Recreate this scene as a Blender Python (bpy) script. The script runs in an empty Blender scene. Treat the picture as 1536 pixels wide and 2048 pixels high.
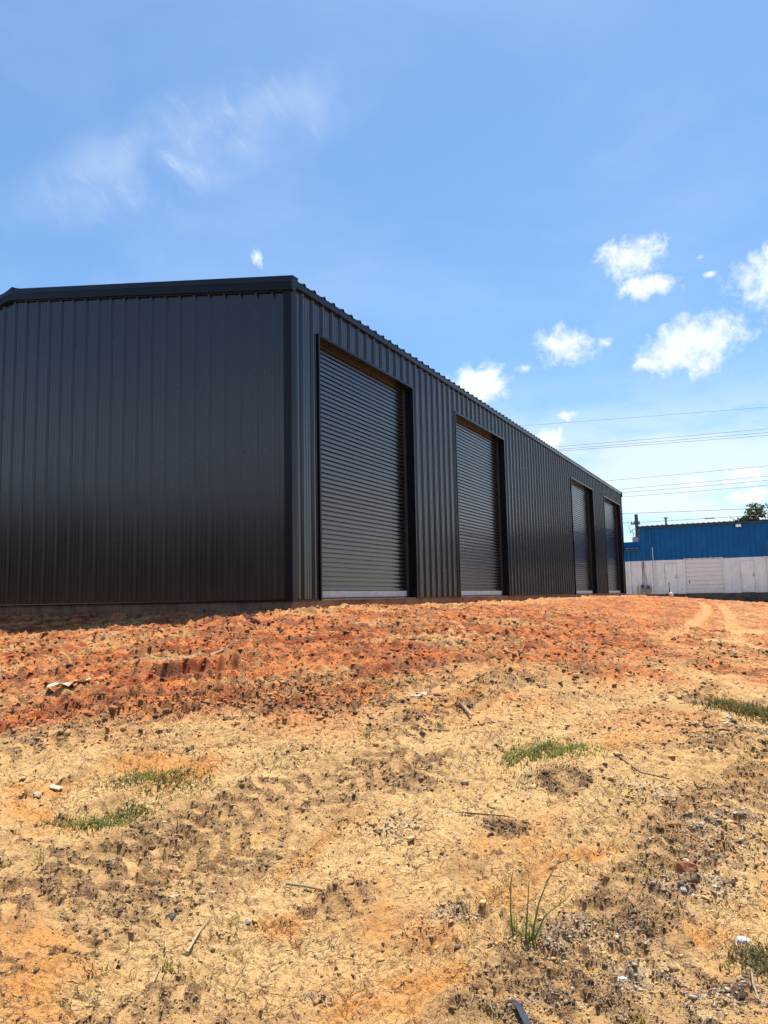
import bpy, math, random
import numpy as np
from mathutils import Matrix, Vector

random.seed(7)
rng = np.random.default_rng(7)
S = bpy.context.scene
COL = S.collection

# ------------------------------------------------------------------ camera
FPX, PITCH, ROLL, AZ = 1550.0, 6.325, -1.1, 26.303      # focal length in photo pixels, degrees
p_, r_ = math.radians(PITCH), math.radians(ROLL)
fwd = np.array([0, math.cos(p_), math.sin(p_)])
up0 = np.array([0, -math.sin(p_), math.cos(p_)])
rt0 = np.array([1.0, 0, 0])
rt = rt0 * math.cos(r_) + up0 * math.sin(r_)
up = -rt0 * math.sin(r_) + up0 * math.cos(r_)
cd = bpy.data.cameras.new('camera')
cam = bpy.data.objects.new('camera', cd)
COL.objects.link(cam)
M = Matrix.Identity(4)
for i in range(3):
    M[i][0], M[i][1], M[i][2] = rt[i], up[i], -fwd[i]
cam.matrix_world = M
cd.sensor_fit = 'VERTICAL'
cd.sensor_height = 24.0
cd.lens = FPX / 2048 * 24.0
cd.clip_start, cd.clip_end = 0.05, 3000
S.camera = cam

# ------------------------------------------------------------------ light
SUN_AZ, SUN_EL = AZ + 4.0, 76.0                          # almost along the long wall, nearly overhead
a_, e_ = math.radians(SUN_AZ), math.radians(SUN_EL)
sdir = Vector((math.sin(a_) * math.cos(e_), math.cos(a_) * math.cos(e_), math.sin(e_)))
ld = bpy.data.lights.new('sun', 'SUN')
ld.energy = 5.0
ld.angle = math.radians(0.55)
ld.color = (1.0, 0.95, 0.87)
sun = bpy.data.objects.new('sun', ld)
COL.objects.link(sun)
sun.rotation_euler = (-sdir).to_track_quat('-Z', 'Y').to_euler()

S.view_settings.view_transform = 'Standard'
S.view_settings.look = 'None'
S.view_settings.exposure = 0.55
S.view_settings.gamma = 1.0
S.view_settings.use_curve_mapping = False
S.render.engine = 'CYCLES'


def ray(x, y):
    """direction in the world seen at photo pixel x, y (used to measure where things stand)"""
    d = fwd * FPX + rt * (x - 768) - up * (y - 1024)
    return d / np.linalg.norm(d)


# ------------------------------------------------------------------ node helper
class NT:
    def __init__(self, tree):
        self.t = tree
        self.n = tree.nodes
        self.l = tree.links

    def new(self, typ, **kw):
        nd = self.n.new(typ)
        for k, v in kw.items():
            setattr(nd, k, v)
        return nd

    def put(self, sock, v):
        if hasattr(v, 'links') or isinstance(v, bpy.types.NodeSocket):
            self.l.new(v, sock)
        else:
            sock.default_value = v

    def math(self, op, a, b=None, c=None, clamp=False):
        nd = self.new('ShaderNodeMath', operation=op, use_clamp=clamp)
        self.put(nd.inputs[0], a)
        if b is not None:
            self.put(nd.inputs[1], b)
        if c is not None:
            self.put(nd.inputs[2], c)
        return nd.outputs[0]

    def vmath(self, op, a, b=None, out=0):
        nd = self.new('ShaderNodeVectorMath', operation=op)
        self.put(nd.inputs[0], a)
        if b is not None:
            self.put(nd.inputs[1], b)
        return nd.outputs[out]

    def noise(self, vec, scale, detail=4, rough=0.55, dist=0.0, out=0):
        nd = self.new('ShaderNodeTexNoise')
        if vec is not None:
            self.l.new(vec, nd.inputs['Vector'])
        nd.inputs['Scale'].default_value = scale
        nd.inputs['Detail'].default_value = detail
        nd.inputs['Roughness'].default_value = rough
        nd.inputs['Distortion'].default_value = dist
        return nd.outputs[out]

    def smooth(self, v, a, b, lo=0.0, hi=1.0):
        nd = self.new('ShaderNodeMapRange', interpolation_type='SMOOTHSTEP')
        self.put(nd.inputs[0], v)
        for i, q in enumerate((a, b, lo, hi)):
            nd.inputs[i + 1].default_value = q
        return nd.outputs[0]

    def mix(self, f, a, b, blend='MIX'):
        nd = self.new('ShaderNodeMix', data_type='RGBA', blend_type=blend)
        self.put(nd.inputs[0], f)
        self.put(nd.inputs[6], a if not isinstance(a, tuple) else (*a[:3], 1))
        self.put(nd.inputs[7], b if not isinstance(b, tuple) else (*b[:3], 1))
        return nd.outputs[2]


# ------------------------------------------------------------------ sky with clouds
world = bpy.data.worlds.new("World")
S.world = world
world.use_nodes = True
w = NT(world.node_tree)
w.n.clear()
sky = w.new('ShaderNodeTexSky', sky_type='NISHITA')
sky.sun_disc = False
sky.sun_elevation = e_
sky.sun_rotation = a_
sky.air_density = 1.0
sky.dust_density = 0.8
sky.ozone_density = 1.2
tc = w.new('ShaderNodeTexCoord')
dirv = tc.outputs['Generated']
SKY_K = 0.106


def cloud_axes(x, y):
    c = ray(x, y)
    R = np.cross(c, [0, 0, 1.0])
    R /= np.linalg.norm(R)
    U = np.cross(R, c)
    return c, R, U


def blob(c, R, U, rx, ry, cut=0.9):
    """1 at the middle, 0 at the rim of an ellipse of directions; nothing on the far side of the sky"""
    dx = w.math('DIVIDE', w.vmath('DOT_PRODUCT', dirv, tuple(R), out=1), rx)
    dy = w.math('DIVIDE', w.vmath('DOT_PRODUCT', dirv, tuple(U - c * 0), out=1), ry)
    q = w.math('SQRT', w.math('ADD', w.math('MULTIPLY', dx, dx), w.math('MULTIPLY', dy, dy)))
    f = w.math('GREATER_THAN', w.vmath('DOT_PRODUCT', dirv, tuple(c), out=1), 0.5)
    return w.math('SUBTRACT', w.math('MULTIPLY', w.math('SUBTRACT', 2.0, w.math('MINIMUM', q, 2.0)), f), 1.0)


def dirs(az, el):
    a, e = math.radians(az), math.radians(el)
    c = np.array([math.sin(a) * math.cos(e), math.cos(a) * math.cos(e), math.sin(e)])
    R = np.cross(c, [0, 0, 1.0])
    R /= np.linalg.norm(R)
    return c, R, np.cross(R, c)


K = 1 / FPX
cum = []
for x, y, rx, ry in ((1392, 690, 125, 72), (1340, 712, 85, 36), (1552, 552, 84, 66), (1262, 518, 82, 46), (1292, 572, 66, 30),
                     (1132, 692, 66, 48), (955, 775, 85, 52), (1085, 875, 62, 40), (1050, 738, 55, 22), (1125, 832, 58, 22),
                     (1480, 950, 115, 40), (1400, 965, 90, 26), (1208, 682, 34, 20), (1400, 515, 22, 12), (1420, 548, 18, 10), (1510, 990, 70, 24),
                     (515, 515, 20, 30), (1465, 655, 34, 22)):
    bl = blob(*cloud_axes(x, y), rx * K * 1.02, ry * K * 1.08)
    cum.append(bl if rx > 60 else w.math('SUBTRACT', bl, 0.38))
for az, el, rx, ry in ((48, 14, .10, .05), (60, 24, .12, .06), (75, 11, .16, .05), (95, 20, .12, .05), (130, 15, .15, .06), (170, 12, .14, .05),
                       (205, 22, .12, .06), (240, 13, .16, .05), (285, 18, .12, .05), (315, 12, .12, .05)):
    cum.append(blob(*dirs(az, el), rx, ry))
mx = cum[0]
for b in cum[1:]:
    mx = w.math('MAXIMUM', mx, b)
mx = w.math('MAXIMUM', mx, -1.0)
wv = w.vmath('ADD', dirv, w.vmath('MULTIPLY', w.vmath('SUBTRACT', w.noise(dirv, 30, 3, out=1), (0.5, 0.5, 0.5)), (0.02, 0.02, 0.02)))
n1 = w.math('ADD', w.math('MULTIPLY', w.noise(wv, 24, 8, 0.62), 0.6), w.math('MULTIPLY', w.noise(wv, 62, 6, 0.65), 0.4))
dens = w.math('ADD', mx, w.math('MULTIPLY', w.math('SUBTRACT', n1, 0.5), 2.9))
cm = w.math('MULTIPLY', w.smooth(dens, 0.06, 0.85), w.smooth(mx, -0.45, 0.15))
core = w.smooth(dens, 0.3, 1.1)
# thin veil low over the roofs on the side of the road
sep = w.new('ShaderNodeSeparateXYZ')
w.l.new(dirv, sep.inputs[0])
zz = sep.outputs[2]
veil_n = w.noise(w.vmath('MULTIPLY', dirv, (1.0, 1.0, 3.2)), 5.5, 6, 0.6)
veil = w.math('MULTIPLY', w.smooth(veil_n, 0.28, 0.56),
              w.math('MULTIPLY', w.smooth(zz, 0.30, 0.10), w.smooth(zz, -0.01, 0.03)))
bank = blob(*cloud_axes(1400, 930), 480 * K, 120 * K)
bank = w.smooth(w.math('ADD', bank, w.math('MULTIPLY', w.math('SUBTRACT', veil_n, 0.5), 1.2)), 0.05, 0.75)
veil = w.math('MULTIPLY', w.math('MAXIMUM', veil, w.math('MULTIPLY', bank, 0.85)), 0.9)
# mare's tails high on the left
ccen, cR, cU = cloud_axes(400, 285)
ang = math.radians(25)
band_u = cR * math.cos(ang) + cU * math.sin(ang)
band_v = -cR * math.sin(ang) + cU * math.cos(ang)
bb = blob(ccen, band_u, band_v, 430 * K, 105 * K)
sa = math.radians(-48)
st_u = cR * math.cos(sa) + cU * math.sin(sa)
st_v = -cR * math.sin(sa) + cU * math.cos(sa)
cx = w.new('ShaderNodeCombineXYZ')
w.put(cx.inputs[0], w.math('MULTIPLY', w.vmath('DOT_PRODUCT', dirv, tuple(st_u), out=1), 11.0))
w.put(cx.inputs[1], w.math('MULTIPLY', w.vmath('DOT_PRODUCT', dirv, tuple(st_v), out=1), 24.0))
wisps = w.noise(cx.outputs[0], 1.0, 7, 0.62, 0.9)
soft = w.noise(dirv, 9.0, 4, 0.5)
ci = w.math('MULTIPLY', w.smooth(bb, 0.0, 0.75), w.math('ADD', w.smooth(wisps, 0.48, 0.85, 0, 0.50), w.smooth(soft, 0.34, 0.70, 0.0, 0.34)))
# even thinner cirrus haze over the rest
haze_n = w.noise(w.vmath('MULTIPLY', dirv, (1.0, 1.0, 2.0)), 2.2, 5, 0.6, 0.6)
hz = w.smooth(haze_n, 0.42, 0.75, 0.0, 0.13)
amt = w.math('MAXIMUM', w.math('MAXIMUM', cm, veil), w.math('ADD', ci, hz), clamp=True)
cl_col = w.mix(w.math('MULTIPLY', core, w.smooth(n1, 0.42, 0.62)), (6.1, 6.75, 7.35), (7.1, 7.3, 7.5))
skyc = w.mix(1.0, sky.outputs[0], (0.80, 1.05, 1.22), 'MULTIPLY')
final = w.mix(amt, skyc, cl_col)
bg = w.new('ShaderNodeBackground')
w.l.new(final, bg.inputs[0])
bg.inputs[1].default_value = SKY_K
wo = w.new('ShaderNodeOutputWorld')
w.l.new(bg.outputs[0], wo.inputs[0])


# ------------------------------------------------------------------ materials
def material(name, build):
    m = bpy.data.materials.new(name)
    m.use_nodes = True
    t = NT(m.node_tree)
    t.n.clear()
    bs = t.new('ShaderNodeBsdfPrincipled')
    o = t.new('ShaderNodeOutputMaterial')
    t.l.new(bs.outputs[0], o.inputs[0])
    build(t, bs)
    return m


def objcoord(t):
    return t.new('ShaderNodeTexCoord').outputs['Object']


def bump(t, bs, h, strength, dist=0.01):
    b = t.new('ShaderNodeBump')
    b.inputs['Strength'].default_value = strength
    b.inputs['Distance'].default_value = dist
    t.put(b.inputs['Height'], h)
    t.l.new(b.outputs[0], bs.inputs['Normal'])


def painted(name, col, rough=0.35, vary=0.12, dust=None, oil=0.25, spec=0.5):
    def f(t, bs):
        geo = t.new('ShaderNodeNewGeometry')
        pos = geo.outputs['Position']
        n = t.noise(pos, 1.3, 5, 0.6)
        n2 = t.noise(t.vmath('MULTIPLY', pos, (6.0, 6.0, 0.6)), 2.0, 5, 0.65)
        k = t.math('ADD', t.math('MULTIPLY', n, 0.5), t.math('MULTIPLY', n2, 0.5))
        c = t.mix(t.smooth(k, 0.3, 0.7), tuple(q * (1 - vary) for q in col), tuple(q * (1 + vary) for q in col))
        if dust:
            s = t.new('ShaderNodeSeparateXYZ')
            t.l.new(pos, s.inputs[0])
            d = t.math('MULTIPLY', t.smooth(s.outputs[2], 0.9, 0.0), t.smooth(t.noise(pos, 7, 5, 0.7), 0.35, 0.75))
            d = t.math('ADD', t.math('MULTIPLY', d, 0.35), t.smooth(t.noise(pos, 3.0, 6, 0.7), 0.5, 0.8, 0.0, 0.06))
            c = t.mix(d, c, dust)
        t.l.new(c, bs.inputs['Base Color'])
        t.put(bs.inputs['Roughness'], t.smooth(k, 0.25, 0.75, rough * 0.85, rough * 1.2))
        bs.inputs['Specular IOR Level'].default_value = spec
        if oil:
            bump(t, bs, t.noise(pos, 2.2, 2, 0.4), oil, 0.01)
    return material(name, f)


CHAR = painted('charcoal_paint', (0.0150, 0.0145, 0.0165), 0.21, 0.08, None, 0.0, 0.7)
TRIM = painted('charcoal_trim', (0.007, 0.009, 0.014), 0.26, 0.08, None, 0.05, 0.2)
SLAT = painted('door_slat_paint', (0.0165, 0.0190, 0.0225), 0.20, 0.08, None, 0.0, 1.0)
BLACK = painted('black_rubber', (0.012, 0.012, 0.013), 0.7, 0.1, None, 0)
GALV = painted('bottom_bar_metal', (0.68, 0.67, 0.63), 0.55, 0.08, (0.35, 0.2, 0.1), 0.05)
BLUE = painted('faded_blue_paint', (0.003, 0.115, 0.35), 0.55, 0.2, (0.10, 0.13, 0.18), 0.15, 0.25)
BLUED = painted('dark_blue_trim', (0.012, 0.045, 0.07), 0.5, 0.12, None, 0.1)
WHITE = painted('worn_white_paint', (0.72, 0.79, 0.86), 0.6, 0.13, (0.30, 0.24, 0.19), 0.15)
CREAM = painted('cream_door_paint', (0.70, 0.74, 0.77), 0.5, 0.05, (0.30, 0.22, 0.15), 0.06)
GREYM = painted('grey_metal', (0.28, 0.29, 0.30), 0.5, 0.1, None, 0.05)
DARKM = painted('dark_metal', (0.05, 0.05, 0.055), 0.5, 0.1, None, 0)
POLEW = painted('weathered_pole_wood', (0.065, 0.078, 0.09), 0.9, 0.2, None, 0)
TANW = painted('tan_post_wood', (0.42, 0.29, 0.14), 0.8, 0.15, None, 0)
PVC = painted('white_pvc', (0.78, 0.78, 0.75), 0.4, 0.04, None, 0)
WIRE = painted('wire', (0.10, 0.11, 0.12), 0.6, 0.05, None, 0)
GLASSY = painted('lamp_lens', (0.62, 0.64, 0.66), 0.15, 0.03, None, 0)
STRAP = painted('black_strap', (0.035, 0.036, 0.04), 0.35, 0.1, None, 0.05)


def concrete(name, a, b, rough=0.9):
    def f(t, bs):
        pos = t.new('ShaderNodeNewGeometry').outputs['Position']
        n = t.noise(pos, 2.5, 8, 0.65)
        n2 = t.noise(t.vmath('MULTIPLY', pos, (5.0, 5.0, 1.2)), 4.0, 6, 0.7)
        k = t.math('ADD', t.math('MULTIPLY', n, 0.6), t.math('MULTIPLY', n2, 0.4))
        t.l.new(t.mix(t.smooth(k, 0.35, 0.65), a, b), bs.inputs['Base Color'])
        bs.inputs['Roughness'].default_value = rough
        bump(t, bs, t.noise(pos, 60, 6, 0.7), 0.4, 0.01)
    return material(name, f)


CONC = concrete('dirt_stained_concrete', (0.15, 0.075, 0.045), (0.30, 0.19, 0.12))
CONC2 = concrete('damp_dark_concrete', (0.035, 0.034, 0.033), (0.12, 0.11, 0.095))


def attr_mat(name, rough=0.9, fine=120, spec=0.2, var=0.35):
    def f(t, bs):
        at = t.new('ShaderNodeAttribute', attribute_name='tint')
        pos = t.new('ShaderNodeNewGeometry').outputs['Position']
        n = t.noise(pos, fine, 5, 0.65)
        t.l.new(t.mix(1.0, at.outputs['Color'], t.mix(t.smooth(n, 0.3, 0.7), (1 - var,) * 3, (1 + var,) * 3), 'MULTIPLY'), bs.inputs['Base Color'])
        bs.inputs['Roughness'].default_value = rough
        bs.inputs['Specular IOR Level'].default_value = spec
        bump(t, bs, n, 0.5, 0.004)
    return material(name, f)


CLOD = attr_mat('clod_soil')
STRAW = attr_mat('dead_grass_straw', 0.8, 60, 0.2, 0.2)
def leaf_mat(t, bs):
    at_ = t.new('ShaderNodeAttribute', attribute_name='tint')
    t.l.new(at_.outputs['Color'], bs.inputs['Base Color'])
    bs.inputs['Roughness'].default_value = 0.6
    bs.inputs['Specular IOR Level'].default_value = 0.2
    tr_ = t.new('ShaderNodeBsdfTranslucent')
    t.l.new(t.mix(1.0, at_.outputs['Color'], (1.5, 1.5, 0.7), 'MULTIPLY'), tr_.inputs[0])
    ms = t.new('ShaderNodeMixShader')
    ms.inputs[0].default_value = 0.42
    t.l.new(bs.outputs[0], ms.inputs[1])
    t.l.new(tr_.outputs[0], ms.inputs[2])
    t.l.new(ms.outputs[0], [n for n in t.n if n.type == 'OUTPUT_MATERIAL'][0].inputs[0])


LEAFM = material('green_leaf', leaf_mat)
BARK = painted('bark', (0.10, 0.08, 0.06), 0.95, 0.25, None, 0)
STICKM = painted('dry_stick', (0.36, 0.26, 0.145), 0.8, 0.25, None, 0)
DSTICK = painted('dark_twig', (0.10, 0.075, 0.05), 0.8, 0.25, None, 0)


def ground_mat(t, bs):
    pos = t.new('ShaderNodeNewGeometry').outputs['Position']
    at = t.new('ShaderNodeAttribute', attribute_name='tint')
    n1 = t.noise(pos, 9, 8, 0.68)
    n2 = t.noise(pos, 55, 6, 0.7)
    n3 = t.noise(pos, 210, 4, 0.7)
    k = t.math('ADD', t.math('MULTIPLY', n1, 0.35), t.math('ADD', t.math('MULTIPLY', n2, 0.4), t.math('MULTIPLY', n3, 0.25)))
    mul = t.mix(t.smooth(k, 0.34, 0.66), (0.78, 0.74, 0.70), (1.20, 1.22, 1.25))
    c = t.mix(1.0, at.outputs['Color'], mul, 'MULTIPLY')
    # humus, bark and root crumbs plus painted crevice shade, thickest in loose soil
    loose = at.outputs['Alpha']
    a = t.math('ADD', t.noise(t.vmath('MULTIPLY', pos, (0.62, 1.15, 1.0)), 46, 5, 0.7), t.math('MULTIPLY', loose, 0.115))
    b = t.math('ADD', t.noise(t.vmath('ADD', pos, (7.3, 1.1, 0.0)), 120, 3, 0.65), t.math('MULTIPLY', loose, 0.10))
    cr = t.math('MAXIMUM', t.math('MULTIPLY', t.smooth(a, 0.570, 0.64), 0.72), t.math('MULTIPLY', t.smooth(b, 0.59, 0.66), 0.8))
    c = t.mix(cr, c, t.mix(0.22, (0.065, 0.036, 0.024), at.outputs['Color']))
    t.l.new(c, bs.inputs['Base Color'])
    bs.inputs['Roughness'].default_value = 0.95
    bs.inputs['Specular IOR Level'].default_value = 0.1
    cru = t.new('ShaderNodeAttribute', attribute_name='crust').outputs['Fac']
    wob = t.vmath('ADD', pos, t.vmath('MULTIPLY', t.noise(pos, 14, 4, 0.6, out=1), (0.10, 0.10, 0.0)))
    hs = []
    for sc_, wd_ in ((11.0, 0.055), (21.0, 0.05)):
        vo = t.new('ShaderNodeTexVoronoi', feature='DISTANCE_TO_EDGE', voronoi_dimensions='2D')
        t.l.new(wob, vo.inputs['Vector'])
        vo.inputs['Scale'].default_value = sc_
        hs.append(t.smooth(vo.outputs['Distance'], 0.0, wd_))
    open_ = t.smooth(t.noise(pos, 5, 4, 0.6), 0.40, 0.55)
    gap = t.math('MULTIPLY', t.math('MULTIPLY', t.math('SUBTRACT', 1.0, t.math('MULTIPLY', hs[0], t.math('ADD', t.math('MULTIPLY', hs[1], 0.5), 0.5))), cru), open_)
    # shade inside the open cracks, painted into the colour as darker brown
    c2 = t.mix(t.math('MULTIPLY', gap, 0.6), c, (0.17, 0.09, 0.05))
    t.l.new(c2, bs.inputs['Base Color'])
    hgt = t.math('ADD', t.math('MULTIPLY', n2, 1.0), t.math('MULTIPLY', n3, 0.5))
    bump(t, bs, t.math('SUBTRACT', hgt, t.math('MULTIPLY', gap, 1.3)), 0.85, 0.016)


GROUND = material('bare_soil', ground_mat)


# ------------------------------------------------------------------ mesh helpers
def tag(o, label=None, cat=None, group=None, kind=None):
    for k, v in (('label', label), ('category', cat), ('group', group), ('kind', kind)):
        if v:
            o[k] = v
    return o


def link(name, me, parent=None, loc=(0, 0, 0), rot=(0, 0, 0)):
    o = bpy.data.objects.new(name, me)
    COL.objects.link(o)
    o.location = loc
    o.rotation_euler = rot
    if parent:
        o.parent = parent
    return o


class MB:
    def __init__(self):
        self.v, self.f = [], []

    def add(self, vs, fs):
        b = len(self.v)
        self.v += [tuple(q) for q in vs]
        self.f += [tuple(i + b for i in q) for q in fs]
        return self

    def box(self, a, b, ch=0.0):
        x0, y0, z0 = a
        x1, y1, z1 = b
        if ch <= 0:
            return self.add([(x0, y0, z0), (x1, y0, z0), (x1, y1, z0), (x0, y1, z0), (x0, y0, z1), (x1, y0, z1), (x1, y1, z1), (x0, y1, z1)],
                            [(0, 3, 2, 1), (4, 5, 6, 7), (0, 1, 5, 4), (1, 2, 6, 5), (2, 3, 7, 6), (3, 0, 4, 7)])
        import bmesh
        bm = bmesh.new()
        bmesh.ops.create_cube(bm, size=1)
        for q in bm.verts:
            q.co = ((x0 + x1) / 2 + q.co.x * (x1 - x0), (y0 + y1) / 2 + q.co.y * (y1 - y0), (z0 + z1) / 2 + q.co.z * (z1 - z0))
        bmesh.ops.bevel(bm, geom=list(bm.edges), offset=ch, segments=1, affect='EDGES')
        bm.verts.index_update()
        self.add([q.co[:] for q in bm.verts], [[q.index for q in fc.verts] for fc in bm.faces])
        bm.free()
        return self

    def tube(self, pts, rad, seg=8, cap=True):
        pts = [np.array(q, float) for q in pts]
        rs = rad if hasattr(rad, '__len__') else [rad] * len(pts)
        rings = []
        ref = None
        for i, q in enumerate(pts):
            d = pts[min(i + 1, len(pts) - 1)] - pts[max(i - 1, 0)]
            d = d / (np.linalg.norm(d) + 1e-9)
            if ref is None:
                ref = np.array([0, 0, 1.0]) if abs(d[2]) < 0.9 else np.array([1.0, 0, 0])
            a = np.cross(d, ref)
            a /= np.linalg.norm(a) + 1e-9
            b = np.cross(d, a)
            ref = np.cross(a, d)
            rings.append([q + rs[i] * (math.cos(2 * math.pi * j / seg) * a + math.sin(2 * math.pi * j / seg) * b) for j in range(seg)])
        vs = [v for rg in rings for v in rg]
        fs = []
        for i in range(len(pts) - 1):
            for j in range(seg):
                j2 = (j + 1) % seg
                fs.append((i * seg + j, i * seg + j2, (i + 1) * seg + j2, (i + 1) * seg + j))
        if cap:
            fs.append(tuple(range(seg)))
            fs.append(tuple(reversed(range((len(pts) - 1) * seg, len(pts) * seg))))
        return self.add(vs, fs)

    def extrude(self, prof, p0, p1, fn, close=True):
        """profile (a, b) points swept from p0 to p1 by fn(a, b, t)"""
        n = len(prof)
        vs = [fn(a, b, p0) for a, b in prof] + [fn(a, b, p1) for a, b in prof]
        fs = [(i, i + 1, n + i + 1, n + i) for i in range(n - 1)]
        if close:
            fs += [(n - 1, 0, n, 2 * n - 1), tuple(range(n - 1, -1, -1)), tuple(range(n, 2 * n))]
        return self.add(vs, fs)

    def mesh(self, name, mat, smooth=False):
        me = bpy.data.meshes.new(name)
        me.from_pydata(self.v, [], self.f)
        me.materials.append(mat)
        if smooth:
            me.polygons.foreach_set('use_smooth', [True] * len(me.polygons))
        me.update()
        return me

    def build(self, name, mat, parent=None, loc=(0, 0, 0), rot=(0, 0, 0), smooth=False):
        return link(name, self.mesh(name, mat, smooth), parent, loc, rot)


def big_mesh(name, V, F, mat, tint=None, smooth=True):
    """V (n,3), F (m,k) numpy arrays"""
    me = bpy.data.meshes.new(name)
    n, (m, k) = len(V), F.shape
    me.vertices.add(n)
    me.vertices.foreach_set('co', np.ascontiguousarray(V, dtype=np.float32).ravel())
    me.loops.add(m * k)
    me.loops.foreach_set('vertex_index', np.ascontiguousarray(F, dtype=np.int32).ravel())
    me.polygons.add(m)
    me.polygons.foreach_set('loop_start', np.arange(0, m * k, k, dtype=np.int32))
    me.polygons.foreach_set('loop_total', np.full(m, k, dtype=np.int32))
    me.update(calc_edges=True)
    if smooth:
        me.polygons.foreach_set('use_smooth', np.ones(m, dtype=bool))
    if tint is not None:
        at = me.attributes.new('tint', 'FLOAT_COLOR', 'POINT')
        c = np.ones((n, 4), dtype=np.float32)
        c[:, :tint.shape[1]] = tint
        at.data.foreach_set('color', c.ravel())
    me.materials.append(mat)
    me.validate()
    return me


# ------------------------------------------------------------------ numpy noise
def _hash(ix, iy, seed):
    h = (ix.astype(np.int64) * 374761393 + iy.astype(np.int64) * 668265263 + seed * 974711) & 0xFFFFFFFF
    h = ((h ^ (h >> 13)) * 1274126177) & 0xFFFFFFFF
    h = ((h ^ (h >> 16)) * 2246822519) & 0xFFFFFFFF
    return ((h ^ (h >> 15)) & 0xFFFFFF) / float(0xFFFFFF)


def perlin(x, y, seed=0):
    xi, yi = np.floor(x), np.floor(y)
    xf, yf = x - xi, y - yi
    u = xf * xf * xf * (xf * (xf * 6 - 15) + 10)
    v = yf * yf * yf * (yf * (yf * 6 - 15) + 10)

    def g(dx, dy):
        a = _hash(xi + dx, yi + dy, seed) * 2 * math.pi
        return np.cos(a) * (xf - dx) + np.sin(a) * (yf - dy)
    a = g(0, 0) * (1 - u) + g(1, 0) * u
    b = g(0, 1) * (1 - u) + g(1, 1) * u
    return (a * (1 - v) + b * v) * 1.5


def fbm(x, y, seed=0, octv=4, gain=0.5):
    s, a = 0, 1.0
    for i in range(octv):
        s = s + a * perlin(x, y, seed + i * 17)
        x, y, a = x * 2.03 + 3.1, y * 2.03 + 1.7, a * gain
    return s


def worley(x, y, seed=0):
    xi, yi = np.floor(x), np.floor(y)
    f1 = np.full(x.shape, 9.0)
    f2 = np.full(x.shape, 9.0)
    idh = np.zeros(x.shape)
    for dx in (-1, 0, 1):
        for dy in (-1, 0, 1):
            px = xi + dx + _hash(xi + dx, yi + dy, seed)
            py = yi + dy + _hash(xi + dx, yi + dy, seed + 91)
            d = np.hypot(px - x, py - y)
            closer = d < f1
            f2 = np.where(closer, f1, np.minimum(f2, d))
            idh = np.where(closer, _hash(xi + dx, yi + dy, seed + 7), idh)
            f1 = np.where(closer, d, f1)
    return f1, f2, idh


def facets(x, y, seed, slope):
    """broken-up soil: every cell is a chunk with its own height and its own tilted top"""
    xi, yi = np.floor(x), np.floor(y)
    f1 = np.full(x.shape, 9.0)
    z = np.zeros(x.shape)
    for dx in (-1, 0, 1):
        for dy in (-1, 0, 1):
            h = _hash(xi + dx, yi + dy, seed)
            ox = x - (xi + dx + h)
            oy = y - (yi + dy + _hash(xi + dx, yi + dy, seed + 91))
            d = ox * ox + oy * oy
            h2 = _hash(xi + dx, yi + dy, seed + 7)
            a = h2 * 6.2832 * 7
            zz = 0.55 * (_hash(xi + dx, yi + dy, seed + 5) - 0.5) + slope * (np.cos(a) * ox + np.sin(a) * oy) - 0.9 * d
            c = d < f1
            z = np.where(c, zz, z)
            f1 = np.where(c, d, f1)
    return z


def sst(v, a, b):
    t = np.clip((v - a) / (b - a), 0, 1)
    return t * t * (3 - 2 * t)


# ------------------------------------------------------------------ terrain
az = math.radians(AZ)
d1 = np.array([math.sin(az), math.cos(az)])       # along the long wall, away from the camera
d2 = np.array([-math.cos(az), math.sin(az)])      # along the gable wall, to the left
C0 = np.array([-1.3574, 11.3])                    # the near corner; z = 0 is the foot of the cladding
LEN, WID = 28.92, 12.30


def dist_building(x, y):
    s = (x - C0[0]) * d1[0] + (y - C0[1]) * d1[1]
    g = (x - C0[0]) * d2[0] + (y - C0[1]) * d2[1]
    dx = np.maximum(np.maximum(-s, s - LEN), 0)
    dy = np.maximum(np.maximum(-g, g - WID), 0)
    return np.hypot(dx, dy)


def base_z(x, y):
    D = dist_building(x, y)
    F = np.interp(y, [-400, 6, 14, 26, 42, 52, 70], [-1.6, -1.47, -1.40, -1.18, -0.78, -0.63, -0.6])
    k = np.interp(D, [0, 0.5, 1.2, 2.2, 4.0, 6.0, 8.0, 10.0, 12.0, 14], [0.94, 0.92, 0.88, 0.80, 0.62, 0.40, 0.20, 0.075, 0.02, 0])
    s = (x - C0[0]) * d1[0] + (y - C0[1]) * d1[1]
    g = (x - C0[0]) * d2[0] + (y - C0[1]) * d2[1]
    dip = sst(g, -0.6, 2.2) * (0.03 + 0.09 * sst(-s, 0.1, 1.3)) * sst(-s, 6.0, 2.5)
    return F + (-0.06 - F) * k - dip


def at(x, y):
    """where the line of sight through photo pixel x, y meets the smooth terrain"""
    d = ray(x, y)
    t = np.geomspace(1.2, 120, 6000)
    X, Y, Z = d[0] * t, d[1] * t, d[2] * t
    hit = np.nonzero(Z < base_z(X, Y))[0]
    i = hit[0] if len(hit) else len(t) - 1
    return X[i], Y[i]


def poly_at(px):
    return np.array([at(*q) for q in px])


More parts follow.
